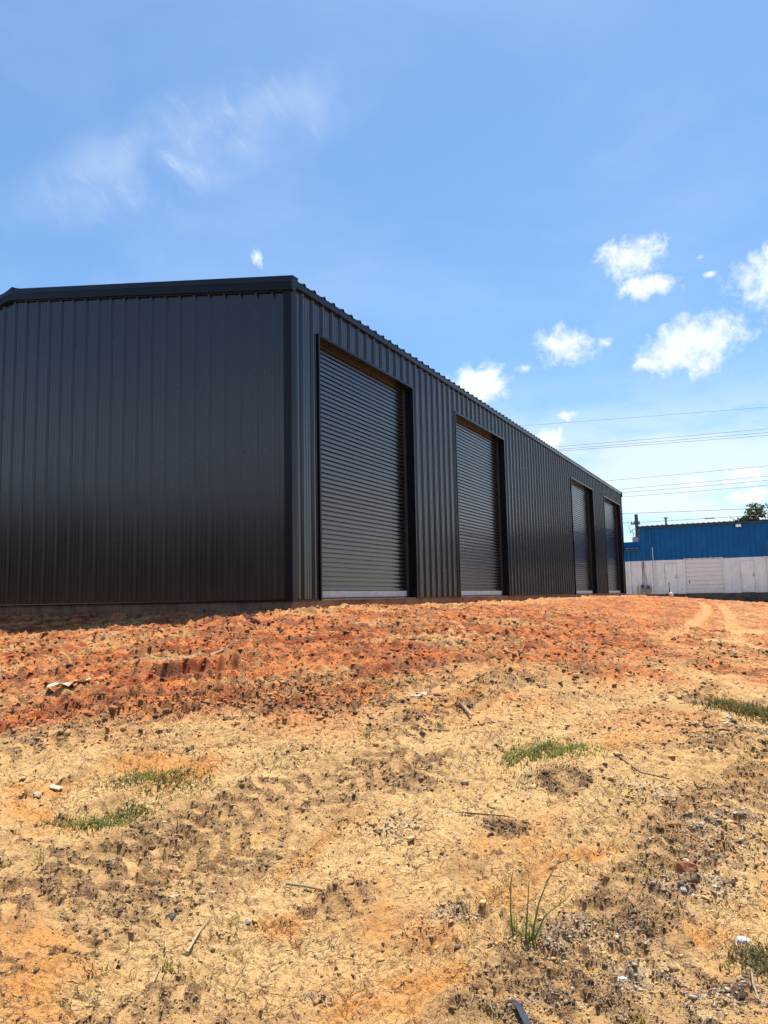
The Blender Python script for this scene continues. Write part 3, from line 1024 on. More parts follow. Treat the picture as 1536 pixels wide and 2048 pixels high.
# screws
sc = MB()
def screw(s, g, z, nx, ny):
    r0 = 0.0085
    c = np.array([s, g, z])
    n = np.array([nx, ny, 0.0])
    t = np.array([-ny, nx, 0.0])
    ring = [c + r0 * (math.cos(k * math.pi / 3) * t + math.sin(k * math.pi / 3) * np.array([0, 0, 1.0])) for k in range(6)]
    tip = [q + n * 0.007 for q in ring]
    sc.add(ring + tip, [tuple(range(6, 12))] + [(k, (k + 1) % 6, 6 + (k + 1) % 6, 6 + k) for k in range(6)])
for zrow in (0.11, 1.05, 2.25, 3.45, 4.55):
    for k in range(1, int(LEN / FT)):
        s = k * FT + 0.06
        if any(s0 - 0.05 < s < s1 + 0.05 for s0, s1 in DOORS) and zrow < DTOP + 0.05:
            continue
        screw(s, -0.003, zrow + random.uniform(-.01, .01), 0, -1)
    for k in range(1, int(WID / FT)):
        screw(-0.003, k * FT + 0.06, zrow + random.uniform(-.01, .01), -1, 0)
        if k % 3 == 0:
            screw(-0.003, k * FT - 0.06, zrow + random.uniform(-.01, .01), -1, 0)
o = sc.build('panel_screws', DARKM, wh)
o['kind'] = 'stuff'

# roll-up doors
REC = 0.155
PIT = 0.0765
slat_m = MB()
prof = [(0.0, 0.0), (-0.0026, 0.0012), (-0.0030, 0.005), (-0.0032, 0.020), (-0.0030, 0.040), (-0.0022, 0.0495), (0.000, 0.0520), (0.050, 0.0535), (0.050, 0.0738), (0.002, 0.0760), (0.0, PIT)]
slat_m.extrude(prof, 0.0, 1.0, lambda a, b, t: (t, a, b), close=False)
slat_me = slat_m.mesh('slat', SLAT)
dlab = ['roll-up door nearest the gable corner', 'second roll-up door from the gable corner', 'third roll-up door from the gable corner', 'roll-up door nearest the blue building']
for di, (s0, s1) in enumerate(DOORS):
    d = MB().box((s0 + 0.0, REC + 0.062, 0.0), (s1, REC + 0.082, DTOP + 0.05)).build('roll_up_door', BLACK, wh)
    d['label'] = dlab[di]
    n = int((DTOP + 0.04 - 0.135) / PIT)
    for k in range(n):
        o = link('slat', slat_me, d, (s0 + 0.004, REC + random.uniform(-0.0008, 0.0008), 0.135 + k * PIT), (math.radians(random.gauss(0, 0.55)), 0, 0))
        o.scale = (s1 - s0 - 0.008, 1, 1)
    MB().box((s0 + 0.012, REC - 0.022, 0.02), (s1 - 0.10, REC + 0.02, 0.128), 0.004).build('bottom_bar', GALV, d)
    MB().box((s0 + 0.012, REC - 0.012, 0.0), (s1 - 0.012, REC + 0.012, 0.019)).build('rubber_seal', BLACK, d)
    for q, nm in ((s0 + 0.001, 'guide_rail'), (s1 - 0.056, 'guide_rail')):
        MB().box((q, REC - 0.028, 0.001), (q + 0.055 if q > s0 + 1 else q + 0.02, REC + 0.02, DTOP)).build(nm, DARKM, d)
    lt = MB().box((s0 + 0.16, REC - 0.040, 1.02), (s0 + 0.30, REC - 0.014, 1.10), 0.004)
    lt.build('latch', DARKM, d)
    # jamb and header trims with the return into the opening
    J = 0.042
    for a, b in ((s0 - J, s0), (s1, s1 + J)):
        MB().box((a, -0.046, -0.018), (b, REC + 0.06, DTOP - 0.001)).build('jamb_trim', TRIM, wh)
    MB().box((s0 - J, -0.047, DTOP), (s1 + J, REC + 0.06, DTOP + J)).build('header_trim', TRIM, wh)
    MB().box((s0, -0.02, -0.025), (s1, REC + 0.1, -0.002)).build('door_sill', CONC, wh)

# ------------------------------------------------------------------ the blue and white building
dq = ray(1276, 1188)
BP = dq / dq[1] * 50.0
bb_ = link('workshop_building', None, None, (BP[0], BP[1], 0), (0, 0, -az))
tag(bb_, 'older metal workshop with blue upper wall and worn white lower wall', 'workshop')
f_b = lambda u, h, z: (u, -h, z)
BL, BR = 0.28, 16.0
LOWL = -9.0
ZB, ZM, ZT, ZL = -0.10, 2.04, 4.16, 2.76
OPEN = [(1.66, 2.46, 1.84, 'man'), (2.93, 5.08, 2.045, 'garage'), (6.03, 6.87, 1.85, 'man'), (7.47, 9.65, 2.01, 'garage')]


def blue_sheets():
    e = [LOWL]
    u = math.floor(LOWL / FT) * FT + 0.042
    while u + SH < BR:
        if u + SH > LOWL + 0.05:
            e.append(u + SH)
        u += SH
    e.append(BR)
    i = 0
    for a, b in zip(e[:-1], e[1:]):
        i += 1
        off = 0.003 * (i % 2)
        # upper
        parts = [(a, b)]
        if a < BL < b:
            parts = [(a, BL), (BL, b)]
        for p, q in parts:
            zt = ZL if q <= BL + 1e-6 else ZT
            segs = [(p, q, ZM)]
            lo, hi = max(p, 7.47), min(q, 9.65)
            if hi > lo:
                segs = [(p, lo, ZM)] if lo > p + .01 else []
                if hi < q - .01:
                    segs.append((hi, q, ZM))
                segs.append((lo, hi, 3.16))
            for s in segs:
                sheet(s[0], s[1], s[2], zt, f_b, off, rib=0.048).build('blue_panel', BLUE, bb_)
        segs = [(a, b, ZB)]
        for s0, s1, zt, kd in OPEN:
            new = []
            for p, q, zb in segs:
                lo, hi = max(p, s0), min(q, s1)
                if hi <= lo or zb > ZB + .01:
                    new.append((p, q, zb))
                    continue
                if lo - p > 0.01:
                    new.append((p, lo, zb))
                if q - hi > 0.01:
                    new.append((hi, q, zb))
                if zt < ZM - 0.03:
                    new.append((lo, hi, zt))
            segs = new
        for p, q, zb in segs:
            sheet(p, q, zb, ZM - 0.002, f_b, off + 0.0, rib=0.048).build('white_panel', WHITE, bb_)


blue_sheets()
# doors
for s0, s1, zt, kd in OPEN:
    if kd == 'man':
        d = MB().box((s0 + 0.042, 0.012, ZB + 0.03), (s1 - 0.042, 0.045, zt - 0.042), 0.004).build('door', WHITE, bb_)
        for a, b in (((s0 - 0.02, -0.03, ZB), (s0 + 0.028, 0.05, zt)), ((s1 - 0.028, -0.03, ZB), (s1 + 0.02, 0.05, zt)), ((s0 - 0.05, -0.034, zt - 0.028), (s1 + 0.05, 0.05, zt + 0.03))):
            MB().box(a, b).build('door_frame', WHITE, d)
        MB().box((s0, -0.02, ZB - 0.03), (s1, 0.05, ZB + 0.018)).build('threshold', DARKM, d)
        m = MB()
        m.tube([(s1 - 0.11, -0.012, 0.92), (s1 - 0.11, -0.05, 0.92), (s1 - 0.11, -0.075, 0.92)], [0.02, 0.025, 0.038], 10)
        m.build('handle', DARKM, d, smooth=True)
        MB().tube([(s1 - 0.11, -0.01, 1.06), (s1 - 0.11, -0.03, 1.06)], 0.025, 10).build('deadbolt', DARKM, d)
        MB().box((s0 + 0.035, -0.016, 0.86), (s0 + 0.055, -0.01, 0.98)).build('hinge', DARKM, d)
    else:
        d = MB().box((s0, 0.06, ZB), (s1, 0.09, zt)).build('garage_door', CREAM, bb_)
        n = 8
        h = (zt - ZB - 0.02) / n
        for k in range(n):
            MB().box((s0 + 0.02, 0.025, ZB + 0.01 + k * h + 0.008), (s1 - 0.02, 0.058, ZB + 0.01 + (k + 1) * h - 0.008), 0.006).build('door_section', CREAM, d)
        for a, b in (((s0 - 0.05, -0.036, ZB), (s0, 0.09, zt - 0.002)), ((s1, -0.036, ZB), (s1 + 0.05, 0.09, zt - 0.002)), ((s0 - 0.05, -0.038, zt), (s1 + 0.05, 0.09, zt + 0.045))):
            MB().box(a, b).build('door_frame', WHITE, d)
        MB().box((s0 + 0.18, 0.004, 0.55), (s0 + 0.22, 0.024, 0.72)).build('handle', DARKM, d)
        MB().box((s0 + 0.02, 0.01, ZB - 0.01), (s1 - 0.02, 0.05, ZB + 0.016)).build('rubber_seal', BLACK, d)
# blue infill over the right-hand garage door
MB().box((7.47, 0.05, 2.06), (9.65, 0.08, 3.2)).build('infill_panel', BLUE, bb_)
# low wing roof edge and main roof edge
def trim_edge(name, u0, u1, z, mat):
    MB().extrude([(-0.3, 0.10), (0.10, 0.06), (0.14, -0.02), (0.12, -0.10), (0.0, -0.10)], u0, u1, lambda a, b, t: (t, -a, z + b)).build(name, mat, bb_)
trim_edge('roof_edge', BL - 0.12, BR, 4.20, BLUED)
trim_edge('wing_roof_edge', LOWL, BL - 0.005, 2.79, BLUED)
def f_br(u, h, t):
    return (u, -0.13 + 6.5 * t, 4.262 + 0.35 * t + h)
rpm = sheet(0, SH, 0.0, 1.0, f_br, rib=0.04).mesh('roof_panel', BLUED)
k = 0
while BL - 0.1 + (k + 1) * SH < BR:
    link('roof_panel', rpm, bb_, (BL - 0.1 + k * SH, 0, 0.003 * (k % 2)))
    k += 1
rpm2 = sheet(0, SH, 0.0, 1.0, lambda u, h, t: (u, -0.13 + 6.5 * t, 2.852 + 0.25 * t + h), rib=0.04).mesh('wing_roof_panel', BLUED)
k = 0
while BL - 0.01 - (k + 1) * SH > LOWL:
    link('wing_roof_panel', rpm2, bb_, (BL - 0.01 - (k + 1) * SH, 0, 0.003 * (k % 2)))
    k += 1
# side and back walls close the volumes
MB().box((BL, 0.06, ZB), (BL + 0.05, 13.0, 4.2)).build('side_wall', BLUE, bb_)
MB().box((BR - 0.05, 0.06, ZB), (BR, 13.0, 4.2)).build('side_wall', BLUE, bb_)
MB().box((LOWL, 12.9, ZB), (BR - 0.06, 12.95, 4.1)).build('back_wall', BLUE, bb_)
MB().box((LOWL, 0.06, ZB), (LOWL + 0.05, 12.85, 2.7)).build('side_wall', BLUE, bb_)
f = MB().add([(BL, 6.3, 4.59), (BR, 6.3, 4.59), (BR, 13.1, 4.2), (BL, 13.1, 4.2)], [(0, 1, 2, 3)]).build('rear_roof', BLUED, bb_)
f = MB().add([(LOWL, 6.3, 3.09), (BL - 0.02, 6.3, 3.09), (BL - 0.02, 13.1, 2.8), (LOWL, 13.1, 2.8)], [(0, 1, 2, 3)]).build('wing_rear_roof', BLUED, bb_)
MB().box((LOWL, -0.05, -1.2), (BR, 12.9, ZB - 0.002)).build('foundation', CONC2, bb_)
# downspouts
for u, zt, zmid in ((0.93, 4.05, ZM), (-0.42, 2.7, ZM)):
    t = MB()
    t.box((u - 0.05, -0.135, zmid + 0.001), (u + 0.05, -0.045, zt), 0.01)
    dsp = t.build('downspout', BLUE, bb_)
    MB().box((u + 0.002 - 0.05, -0.136, ZB), (u + 0.052, -0.044, zmid), 0.01).build('lower_pipe', WHITE, dsp)
MB().tube([(1.05, -0.09, 2.9), (1.06, -0.09, 0.3)], 0.022, 6).build('conduit', WHITE, bb_)
# cables drooping to the meters
for q in range(3):
    pts = [(0.42 + 0.03 * q, -0.08, 2.0), (0.36 + 0.05 * q, -0.10, 1.4), (0.38 + 0.10 * q, -0.11, 0.85), (0.33 + 0.14 * q, -0.09, 0.45)]
    MB().tube(pts, 0.014, 5).build('cable', DARKM, bb_)
# things fixed to the wall but liftable: meters
def meter_box(u, z, lab):
    t = link('gas_meter', None, None, (0, 0, 0), (0, 0, 0))
    ca, sa_ = math.cos(-az), math.sin(-az)
    lx, ly = u, -0.16
    t.location = (BP[0] + ca * lx - sa_ * ly, BP[1] + sa_ * lx + ca * ly, z)
    t.rotation_euler = (0, 0, -az)
    tag(t, lab, 'meter', 'meters at the foot of the workshop wall')
    MB().box((-0.13, -0.08, 0.0), (0.13, 0.09, 0.26), 0.03).build('body', GREYM, t)
    MB().tube([(0, -0.075, 0.32), (0, -0.14, 0.32)], 0.10, 14).build('dial', DARKM, t)
    MB().tube([(-0.09, 0, 0.24), (-0.09, 0, 0.40), (-0.02, 0, 0.46), (0.06, 0, 0.40), (0.09, 0, 0.25)], 0.024, 6).build('pipe', DARKM, t)
    MB().tube([(-0.09, 0.0, 0.02), (-0.09, 0, -0.4)], 0.022, 6).build('riser', DARKM, t)
meter_box(0.34, 0.06, 'dark utility meter beside the tan post on the white wall')
meter_box(0.68, 0.02, 'dark utility meter nearer the downspout on the white wall')


def bpt(u, v, z):
    ca, sa_ = math.cos(-az), math.sin(-az)
    return (BP[0] + ca * u - sa_ * v, BP[1] + sa_ * u + ca * v, z)


o = MB().box((-0.06, -0.05, -0.5), (0.06, 0.05, 0.42), 0.008).build('wooden_post', TANW, None, bpt(0.06, -0.35, 0), (0, 0.03, -az))
tag(o, 'short tan wooden post standing against the white workshop wall', 'post')
# floodlight
fl = link('floodlight', None, None, bpt(6.13, -0.05, 3.98), (0, 0, -az))
tag(fl, 'wall floodlight high on the blue workshop wall under the eave', 'floodlight')
MB().add([(-0.17, -0.10, 0.12), (0.17, -0.10, 0.12), (0.14, -0.02, 0.10), (-0.14, -0.02, 0.10), (-0.17, -0.20, -0.10), (0.17, -0.20, -0.10), (0.14, -0.02, -0.08), (-0.14, -0.02, -0.08)],
         [(0, 1, 2, 3), (7, 6, 5, 4), (1, 5, 6, 2), (4, 0, 3, 7), (3, 2, 6, 7)]).build('housing', DARKM, fl)
MB().add([(-0.15, -0.113, 0.10), (0.15, -0.113, 0.10), (0.15, -0.198, -0.085), (-0.15, -0.198, -0.085)], [(0, 1, 2, 3)]).build('lens', GLASSY, fl)
MB().box((-0.03, -0.03, -0.16), (0.03, 0.03, -0.075)).build('bracket', DARKM, fl)
# vent stack through the roof
vs = link('vent_stack', None, None, bpt(1.84, 1.0, 4.2), (0, 0, 0))
tag(vs, 'thin grey vent pipe with a cap on the blue workshop roof', 'vent pipe')
MB().tube([(0, 0, 0), (0, 0, 0.55)], 0.065, 10).build('pipe', GREYM, vs)
MB().tube([(0, 0, 0.55), (0, 0, 0.60), (0, 0, 0.64), (0, 0, 0.67)], [0.07, 0.13, 0.13, 0.05], 12).build('cap', GREYM, vs)

# ------------------------------------------------------------------ utility pole and wires
def on_plane(px, py, dist):
    """point on the vertical plane parallel to the workshop front, dist metres behind it, seen at px, py"""
    n = np.array([d1[0], d1[1], 0])
    P0 = np.array([*bpt(0, dist, 0)])
    d = ray(px, py)
    return d * ((P0 @ n) / (d @ n))


PD = 18.0
pt = on_plane(1272, 1029, PD)
pole = link('utility_pole', None, None, (pt[0], pt[1], base_z(np.array([pt[0]]), np.array([pt[1]]))[0]), (0, 0, -az))
tag(pole, 'weathered grey utility pole with a transformer behind the blue workshop', 'utility pole')
ph = pt[2] - pole.location.z
MB().tube([(0.10, 0, 0), (0.05, 0, ph * 0.5), (0, 0, ph)], [0.19, 0.17, 0.14], 12).build('shaft', POLEW, pole, smooth=True)
MB().box((-0.45, -0.07, ph - 0.87), (0.30, 0.07, ph - 0.75), 0.01).build('crossarm', POLEW, pole)
for q in (-0.40, -0.2, 0.22):
    MB().tube([(q, 0, ph - 0.75), (q, 0, ph - 0.68), (q, 0, ph - 0.58)], [0.03, 0.06, 0.03], 8).build('insulator', DARKM, pole)
tr = MB().tube([(-0.14, -0.30, ph - 2.55), (-0.14, -0.30, ph - 2.50), (-0.14, -0.30, ph - 2.02), (-0.14, -0.30, ph - 1.95)], [0.16, 0.24, 0.24, 0.14], 14)
tro = tr.build('transformer', GREYM, pole)
MB().tube([(-0.08, -0.30, ph - 1.95), (-0.08, -0.30, ph - 1.75)], [0.05, 0.03], 8).build('bushing', GREYM, tro)
MB().tube([(-0.30, 0, ph - 1.30), (-0.50, 0, ph - 1.42), (-0.58, 0, ph - 1.58)], 0.03, 6).build('cutout_fuse', DARKM, pole)
MB().tube([(-0.40, 0, ph - 0.75), (-0.72, 0, ph - 1.0), (-0.5, -0.1, ph - 1.5), (-0.12, -0.3, ph - 1.75)], 0.018, 5).build('jumper_wire', WIRE, pole)
MB().tube([(0.05, -0.2, ph - 1.2), (-0.35, -0.2, ph - 1.35), (-0.25, -0.2, ph - 2.0)], 0.018, 5).build('jumper_wire', WIRE, pole)

WIRES = [
    ((1038, 852), (1536, 814), 30, 0.020, 'single topmost power line crossing high above the far roof end'),
    ((1108, 894), (1536, 857.5), 26, 0.024, 'upper line of the close bunch of three over the far roof'),
    ((1112, 899), (1536, 865), 26, 0.024, 'middle line of the close bunch of three over the far roof'),
    ((1112, 902.5), (1536, 870.5), 26, 0.024, 'lower line of the close bunch of three over the far roof'),
    ((1209, 962), (1536, 931.5), 22, 0.019, 'faint line alone below the bunch of three power lines'),
    ((1242, 978), (1536, 952), 22, 0.019, 'upper of three evenly spaced thin lines over the workshop'),
    ((1242, 985.5), (1536, 960.5), 22, 0.019, 'middle of three evenly spaced thin lines over the workshop'),
    ((1242, 994), (1536, 970.5), 22, 0.019, 'lower of three evenly spaced thin lines over the workshop'),
    ((1246, 1027), (1504, 1017), PD + 0.2, 0.024, 'power line at the utility pole top running to the tree'),
    ((1246, 1046), (1483.5, 1032.5), PD + 0.1, 0.022, 'lowest power line on the crossarm of the utility pole'),
]
for a, b, dd, rad, lab in WIRES:
    A, B = on_plane(*a, dd), on_plane(*b, dd)
    pts = []
    for t in np.linspace(-1.2, 2.2, 40):
        q = A + (B - A) * t
        q[2] += 0.10 * (t - 0.0) * (t - 1.0)
        pts.append(q)
    o = MB().tube(pts, rad * 0.75, 5).build('power_line', WIRE)
    tag(o, lab, 'power line', 'power lines behind the workshop')
    if dd == PD + 0.1:
        q0, q1 = A + (B - A) * 0.70, A + (B - A) * 0.785
        q0[2] -= 0.02
        q1[2] -= 0.02
        MB().tube([q0, q1], 0.05, 6).build('splice_sleeve', DARKM, o)

# ------------------------------------------------------------------ tree behind the workshop
def tree(loc, H, R, lab, seed):
    rg = np.random.default_rng(seed)
    t = link('tree', None, None, loc)
    tag(t, lab, 'tree')
    m = MB()
    m.tube([(0, 0, 0), (0.1, 0, H * 0.3), (0.0, 0.1, H * 0.55), (0.1, 0, H * 0.8)], [0.32, 0.25, 0.18, 0.06], 9)
    for k in range(9):
        a = rg.uniform(0, 6.28)
        h0 = H * rg.uniform(0.3, 0.6)
        L = R * rg.uniform(0.6, 0.95)
        e = np.array([math.cos(a) * L, math.sin(a) * L, h0 + H * rg.uniform(0.1, 0.35)])
        m.tube([(0, 0, h0), (e[0] * 0.5, e[1] * 0.5, (h0 + e[2]) / 2 + 0.2), tuple(e)], [0.12, 0.07, 0.02], 6)
    m.build('trunk', BARK, t, smooth=True)
    V, Fc, Tn = [], [], []
    for c in range(46):
        u = rg.normal(size=3)
        u /= np.linalg.norm(u)
        cc = np.array([0, 0, H * 0.66]) + u * np.array([R, R, H * 0.34]) * rg.uniform(0.35, 1.0)
        cr = R * rg.uniform(0.16, 0.32)
        tone = rg.uniform(0.7, 1.3)
        for k in range(150):
            q = rg.normal(size=3)
            q = q / np.linalg.norm(q) * cr * rg.uniform(0.3, 1.0) ** 0.5
            ctr = cc + q * np.array([1, 1, 0.75])
            a, b = rg.normal(size=3), rg.normal(size=3)
            a /= np.linalg.norm(a)
            b = b - a * (a @ b)
            b /= np.linalg.norm(b)
            s = rg.uniform(0.10, 0.20)
            i = len(V)
            V += [ctr - a * s, ctr + b * s * 0.5, ctr + a * s, ctr - b * s * 0.5]
            Fc.append((i, i + 1, i + 2, i + 3))
            g = tone * rg.uniform(0.8, 1.2)
            Tn += [(0.030 * g, 0.046 * g, 0.018 * g)] * 4
    link('crown', big_mesh('crown', np.array(V), np.array(Fc), LEAFM, np.array(Tn), False), t)


q = on_plane(1530, 1040, 30)
tree((q[0], q[1], -0.6), q[2] + 0.6 + 1.35, 3.4, 'leafy green tree rising behind the blue workshop roof', 5)

# ------------------------------------------------------------------ unseen wood added round the site to darken the steel's reflections
rg = np.random.default_rng(11)
n = 16000
ta = np.radians(rg.uniform(84, 316, n))
prof_h = 8.5 + 2.6 * perlin(ta * 9, ta * 0 + 3, 5) + 1.5 * perlin(ta * 31, ta * 0 + 7, 6)
hh = prof_h * rg.random(n) ** 0.75
tr_ = 52 + rg.uniform(-4, 4, n) + 8 * perlin(ta * 4, ta * 0, 9) - 1.5 * hh / 10
ctr = np.stack([tr_ * np.sin(ta), tr_ * np.cos(ta), hh - 1.6], 1)
aa = rg.normal(size=(n, 3))
aa /= np.linalg.norm(aa, axis=1)[:, None]
b2 = np.cross(aa, rg.normal(size=(n, 3)))
b2 /= np.linalg.norm(b2, axis=1)[:, None]
sz_ = rg.uniform(0.5, 1.1, n)[:, None]
V = np.stack([ctr - aa * sz_, ctr + b2 * sz_ * 0.7, ctr + aa * sz_, ctr - b2 * sz_ * 0.7], 1).reshape(-1, 3)
gcol = np.array([0.040, 0.066, 0.022])[None] * rg.uniform(0.6, 1.4, (n, 1))
o = link('added_treeline', big_mesh('added_treeline', V, np.arange(n * 4).reshape(-1, 4), LEAFM, np.repeat(gcol, 4, 0), False))
tag(o, 'unseen dark green wood added around the site for the steel to mirror', None, None, 'stuff')

# ------------------------------------------------------------------ standpipe by the far end
x, y, z = place(1343, 1196, 0.05)
sp = link('standpipe', None, None, (x, y, z))
tag(sp, 'white pipe stub with a thin dark rod standing on the red mound', 'standpipe')
MB().tube([(0, 0, -0.1), (0, 0, 0.18), (0, 0, 0.20), (0, 0, 0.30), (0, 0, 0.34)], [0.075, 0.075, 0.10, 0.10, 0.03], 10).build('pipe', PVC, sp)
MB().tube([(0, 0, 0.3), (0.05, 0, 0.45), (0.09, 0, 0.62)], [0.06, 0.05, 0.03], 8).build('elbow', PVC, sp)
MB().tube([(-0.05, 0.05, 0.2), (-0.06, 0.05, 0.78)], 0.02, 6).build('rod', DSTICK, sp)

# ------------------------------------------------------------------ clods, pebbles and straw as loose cover
t_ = (1 + 5 ** 0.5) / 2
ICO = np.array([(-1, t_, 0), (1, t_, 0), (-1, -t_, 0), (1, -t_, 0), (0, -1, t_), (0, 1, t_), (0, -1, -t_), (0, 1, -t_), (t_, 0, -1), (t_, 0, 1), (-t_, 0, -1), (-t_, 0, 1)])
ICO /= np.linalg.norm(ICO[0])
ICF = np.array([(0, 11, 5), (0, 5, 1), (0, 1, 7), (0, 7, 10), (0, 10, 11), (1, 5, 9), (5, 11, 4), (11, 10, 2), (10, 7, 6), (7, 1, 8), (3, 9, 4), (3, 4, 2), (3, 2, 6), (3, 6, 8), (3, 8, 9),
                (4, 9, 5), (2, 4, 11), (6, 2, 10), (8, 6, 7), (9, 8, 1)])


def scatter_points(n, rmin, rmax, half=0.62):
    r = rmin * (rmax / rmin) ** rng.random(n)
    th = rng.uniform(-half, half, n)
    return r * np.sin(th), r * np.cos(th), r


OCT = np.array([(1, 0, 0), (-1, 0, 0), (0, 1, 0), (0, -1, 0), (0, 0, 1), (0, 0, -1)], float)
OCF = np.array([(0, 2, 4), (2, 1, 4), (1, 3, 4), (3, 0, 4), (2, 0, 5), (1, 2, 5), (3, 1, 5), (0, 3, 5)])


def clods(n, rmin, rmax, name, label, sz=0.0052, shape=(ICO, ICF), big=0.03):
    BV, BF = shape
    nv = len(BV)
    x, y, r = scatter_points(n * 4, rmin, rmax)
    z, T, rough, red, dark, grav, _ = ground(x, y)
    pr = 0.06 + 0.85 * rough + 0.9 * grav + 0.4 * dark + 0.25 * red
    pr *= (dist_building(x, y) > 0.25)
    k = np.nonzero(rng.random(len(x)) < pr / 1.6)[0][:n]
    x, y, z, T, red, dark, grav, r = x[k], y[k], z[k], T[k], red[k], dark[k], grav[k], r[k]
    n = len(x)
    size = np.exp(rng.normal(0, 0.5, n)) * sz * np.clip(r / 3.5, 0.75, 3.0)
    size = np.clip(size, 0.003, big)
    sc_ = rng.uniform(0.6, 1.35, (n, 1, 3))
    sc_[:, :, 2] *= 0.48
    jit = 1 + rng.normal(0, 0.26, (n, nv, 1))
    V = (BV[None] + rng.normal(0, 0.16, (n, nv, 3))) * jit * sc_ * size[:, None, None]
    a = rng.uniform(0, 6.28, n)
    ca, sa = np.cos(a)[:, None], np.sin(a)[:, None]
    tl = rng.normal(0, 0.3, n)
    ct, st = np.cos(tl)[:, None], np.sin(tl)[:, None]
    Y2, Z2 = V[..., 1] * ct - V[..., 2] * st, V[..., 1] * st + V[..., 2] * ct
    Xr, Yr = V[..., 0] * ca - Y2 * sa, V[..., 0] * sa + Y2 * ca
    P = np.stack([Xr + x[:, None], Yr + y[:, None], Z2 + z[:, None] + size[:, None] * 0.08], -1).reshape(-1, 3)
    Fa = (BF[None] + (np.arange(n) * nv)[:, None, None]).reshape(-1, 3)
    tint = T * rng.uniform(0.55, 1.15, (n, 1))
    pick = rng.random(n)
    grey = np.array([0.40, 0.335, 0.26]) * rng.uniform(0.4, 1.35, (n, 1))
    dk = np.array([0.12, 0.075, 0.05]) * rng.uniform(0.5, 1.6, (n, 1))
    tint = np.where((pick < 0.02 + 0.26 * grav)[:, None], grey, tint)
    tint = np.where((pick > 0.72 - 0.25 * dark + 0.2 * red)[:, None], dk, tint)
    o = link(name, big_mesh(name, P, Fa, CLOD, np.repeat(np.clip(tint, 0.02, 0.8), nv, 0), False))
    tag(o, label, None, None, 'stuff')


clods(13000, 2.1, 6.5, 'soil_clods', 'crumbled clods and pebbles strewn over the soil')
clods(64000, 2.1, 7.0, 'soil_crumbs', 'fine crumbs of soil strewn over the ground', 0.0030, (OCT, OCF), 0.010)
clods(26000, 5.5, 17.0, 'far_soil_clods', 'red clods strewn over the slope below the warehouse', 0.0052, (OCT, OCF), 0.035)


def straw(n, rmin, rmax, name, label):
    x, y, r = scatter_points(n * 3, rmin, rmax)
    z, T, rough, red, dark, grav, _ = ground(x, y)
    k = np.nonzero(rng.random(len(x)) < (0.15 + 0.6 * rough) * (1 - 0.85 * red))[0][:n]
    x, y, z, r = x[k], y[k], z[k], r[k]
    n = len(x)
    L = rng.uniform(0.015, 0.055, n) * np.clip(r / 5, 0.8, 1.6)
    wd = rng.uniform(0.0006, 0.0013, n) * np.clip(r / 3.5, 0.8, 2.2)
    a = rng.uniform(0, 6.28, n)
    dx, dy = np.cos(a), np.sin(a)
    V = np.zeros((n, 8, 3))
    for i, (tt, hh) in enumerate(((-0.5, 0.004), (-0.15, 0.011), (0.2, 0.010), (0.5, 0.003))):
        bend = (tt * tt) * rng.normal(0, 0.5, n) * L
        lift = hh + rng.uniform(0, 0.010, n)
        for j, sgn in enumerate((-1, 1)):
            V[:, i * 2 + j, 0] = x + dx * tt * L - dy * (bend + sgn * wd)
            V[:, i * 2 + j, 1] = y + dy * tt * L + dx * (bend + sgn * wd)
            V[:, i * 2 + j, 2] = z + lift
    f0 = np.array([(0, 1, 3, 2), (2, 3, 5, 4), (4, 5, 7, 6)])
    Fa = (f0[None] + (np.arange(n) * 8)[:, None, None]).reshape(-1, 4)
    cols = np.array([(0.42, 0.32, 0.17), (0.26, 0.18, 0.10), (0.12, 0.08, 0.05), (0.46, 0.36, 0.20), (0.14, 0.11, 0.08)])
    tint = cols[rng.integers(0, 5, n)] * rng.uniform(0.7, 1.15, (n, 1))
    o = link(name, big_mesh(name, V.reshape(-1, 3), Fa, STRAW, np.repeat(tint, 8, 0), False))
    tag(o, label, None, None, 'stuff')


straw(11000, 2.1, 9.0, 'dead_grass', 'dry straw and dead grass bits lying on the soil')


# ------------------------------------------------------------------ live grass
def grass(px, py, n, h, spread, lab, cols, lean=0.5, wide=0.0035, group=None, flat=1.0, stems=0, name='grass_tuft', cat='grass tuft', seed=1):
    rg = np.random.default_rng(seed + int(px))
    if n > 80:
        n, h, lean, wide = int(n * 3.2), h * 0.8, lean * 1.5, wide * 1.1
    cx_, cy_, cz_ = place(px, py)
    roots = rg.normal(0, 1, (n, 2)) * np.array([spread, spread * flat])
    zz_ = ground(cx_ + roots[:, 0], cy_ + roots[:, 1])[0] - cz_
    V, Fc, Tn = [], [], []
    for i in range(n):
        L = h * rg.uniform(0.45, 1.1)
        a = rg.uniform(0, 6.28)
        ln = lean * rg.uniform(0.15, 1.2)
        w_ = wide * rg.uniform(0.7, 1.3)
        side = np.array([-math.sin(a), math.cos(a), 0])
        o_dir = np.array([math.cos(a), math.sin(a), 0])
        p = np.array([roots[i, 0], roots[i, 1], zz_[i] - 0.005])
        b0 = len(V)
        col = np.array(cols[rg.integers(0, len(cols))]) * rg.uniform(0.75, 1.25)
        for j in range(5):
            t = j / 4
            c = p + np.array([0, 0, 1]) * L * (t - 0.35 * ln * t * t) + o_dir * L * ln * (t * 0.35 + t * t * 0.5)
            ww = w_ * (1 - t ** 2 * 0.92)
            V += [c - side * ww, c + side * ww]
            Tn += [tuple(col * (0.85 + 0.35 * t))] * 2
        for j in range(4):
            q = b0 + j * 2
            Fc.append((q, q + 1, q + 3, q + 2))
    o = link(name, big_mesh(name, np.array(V), np.array(Fc), LEAFM, np.array(Tn), True), None, (cx_, cy_, cz_))
    if n > 80:
        tag(o, lab, None, None, 'stuff')
    else:
        tag(o, lab, cat, group)
    return o


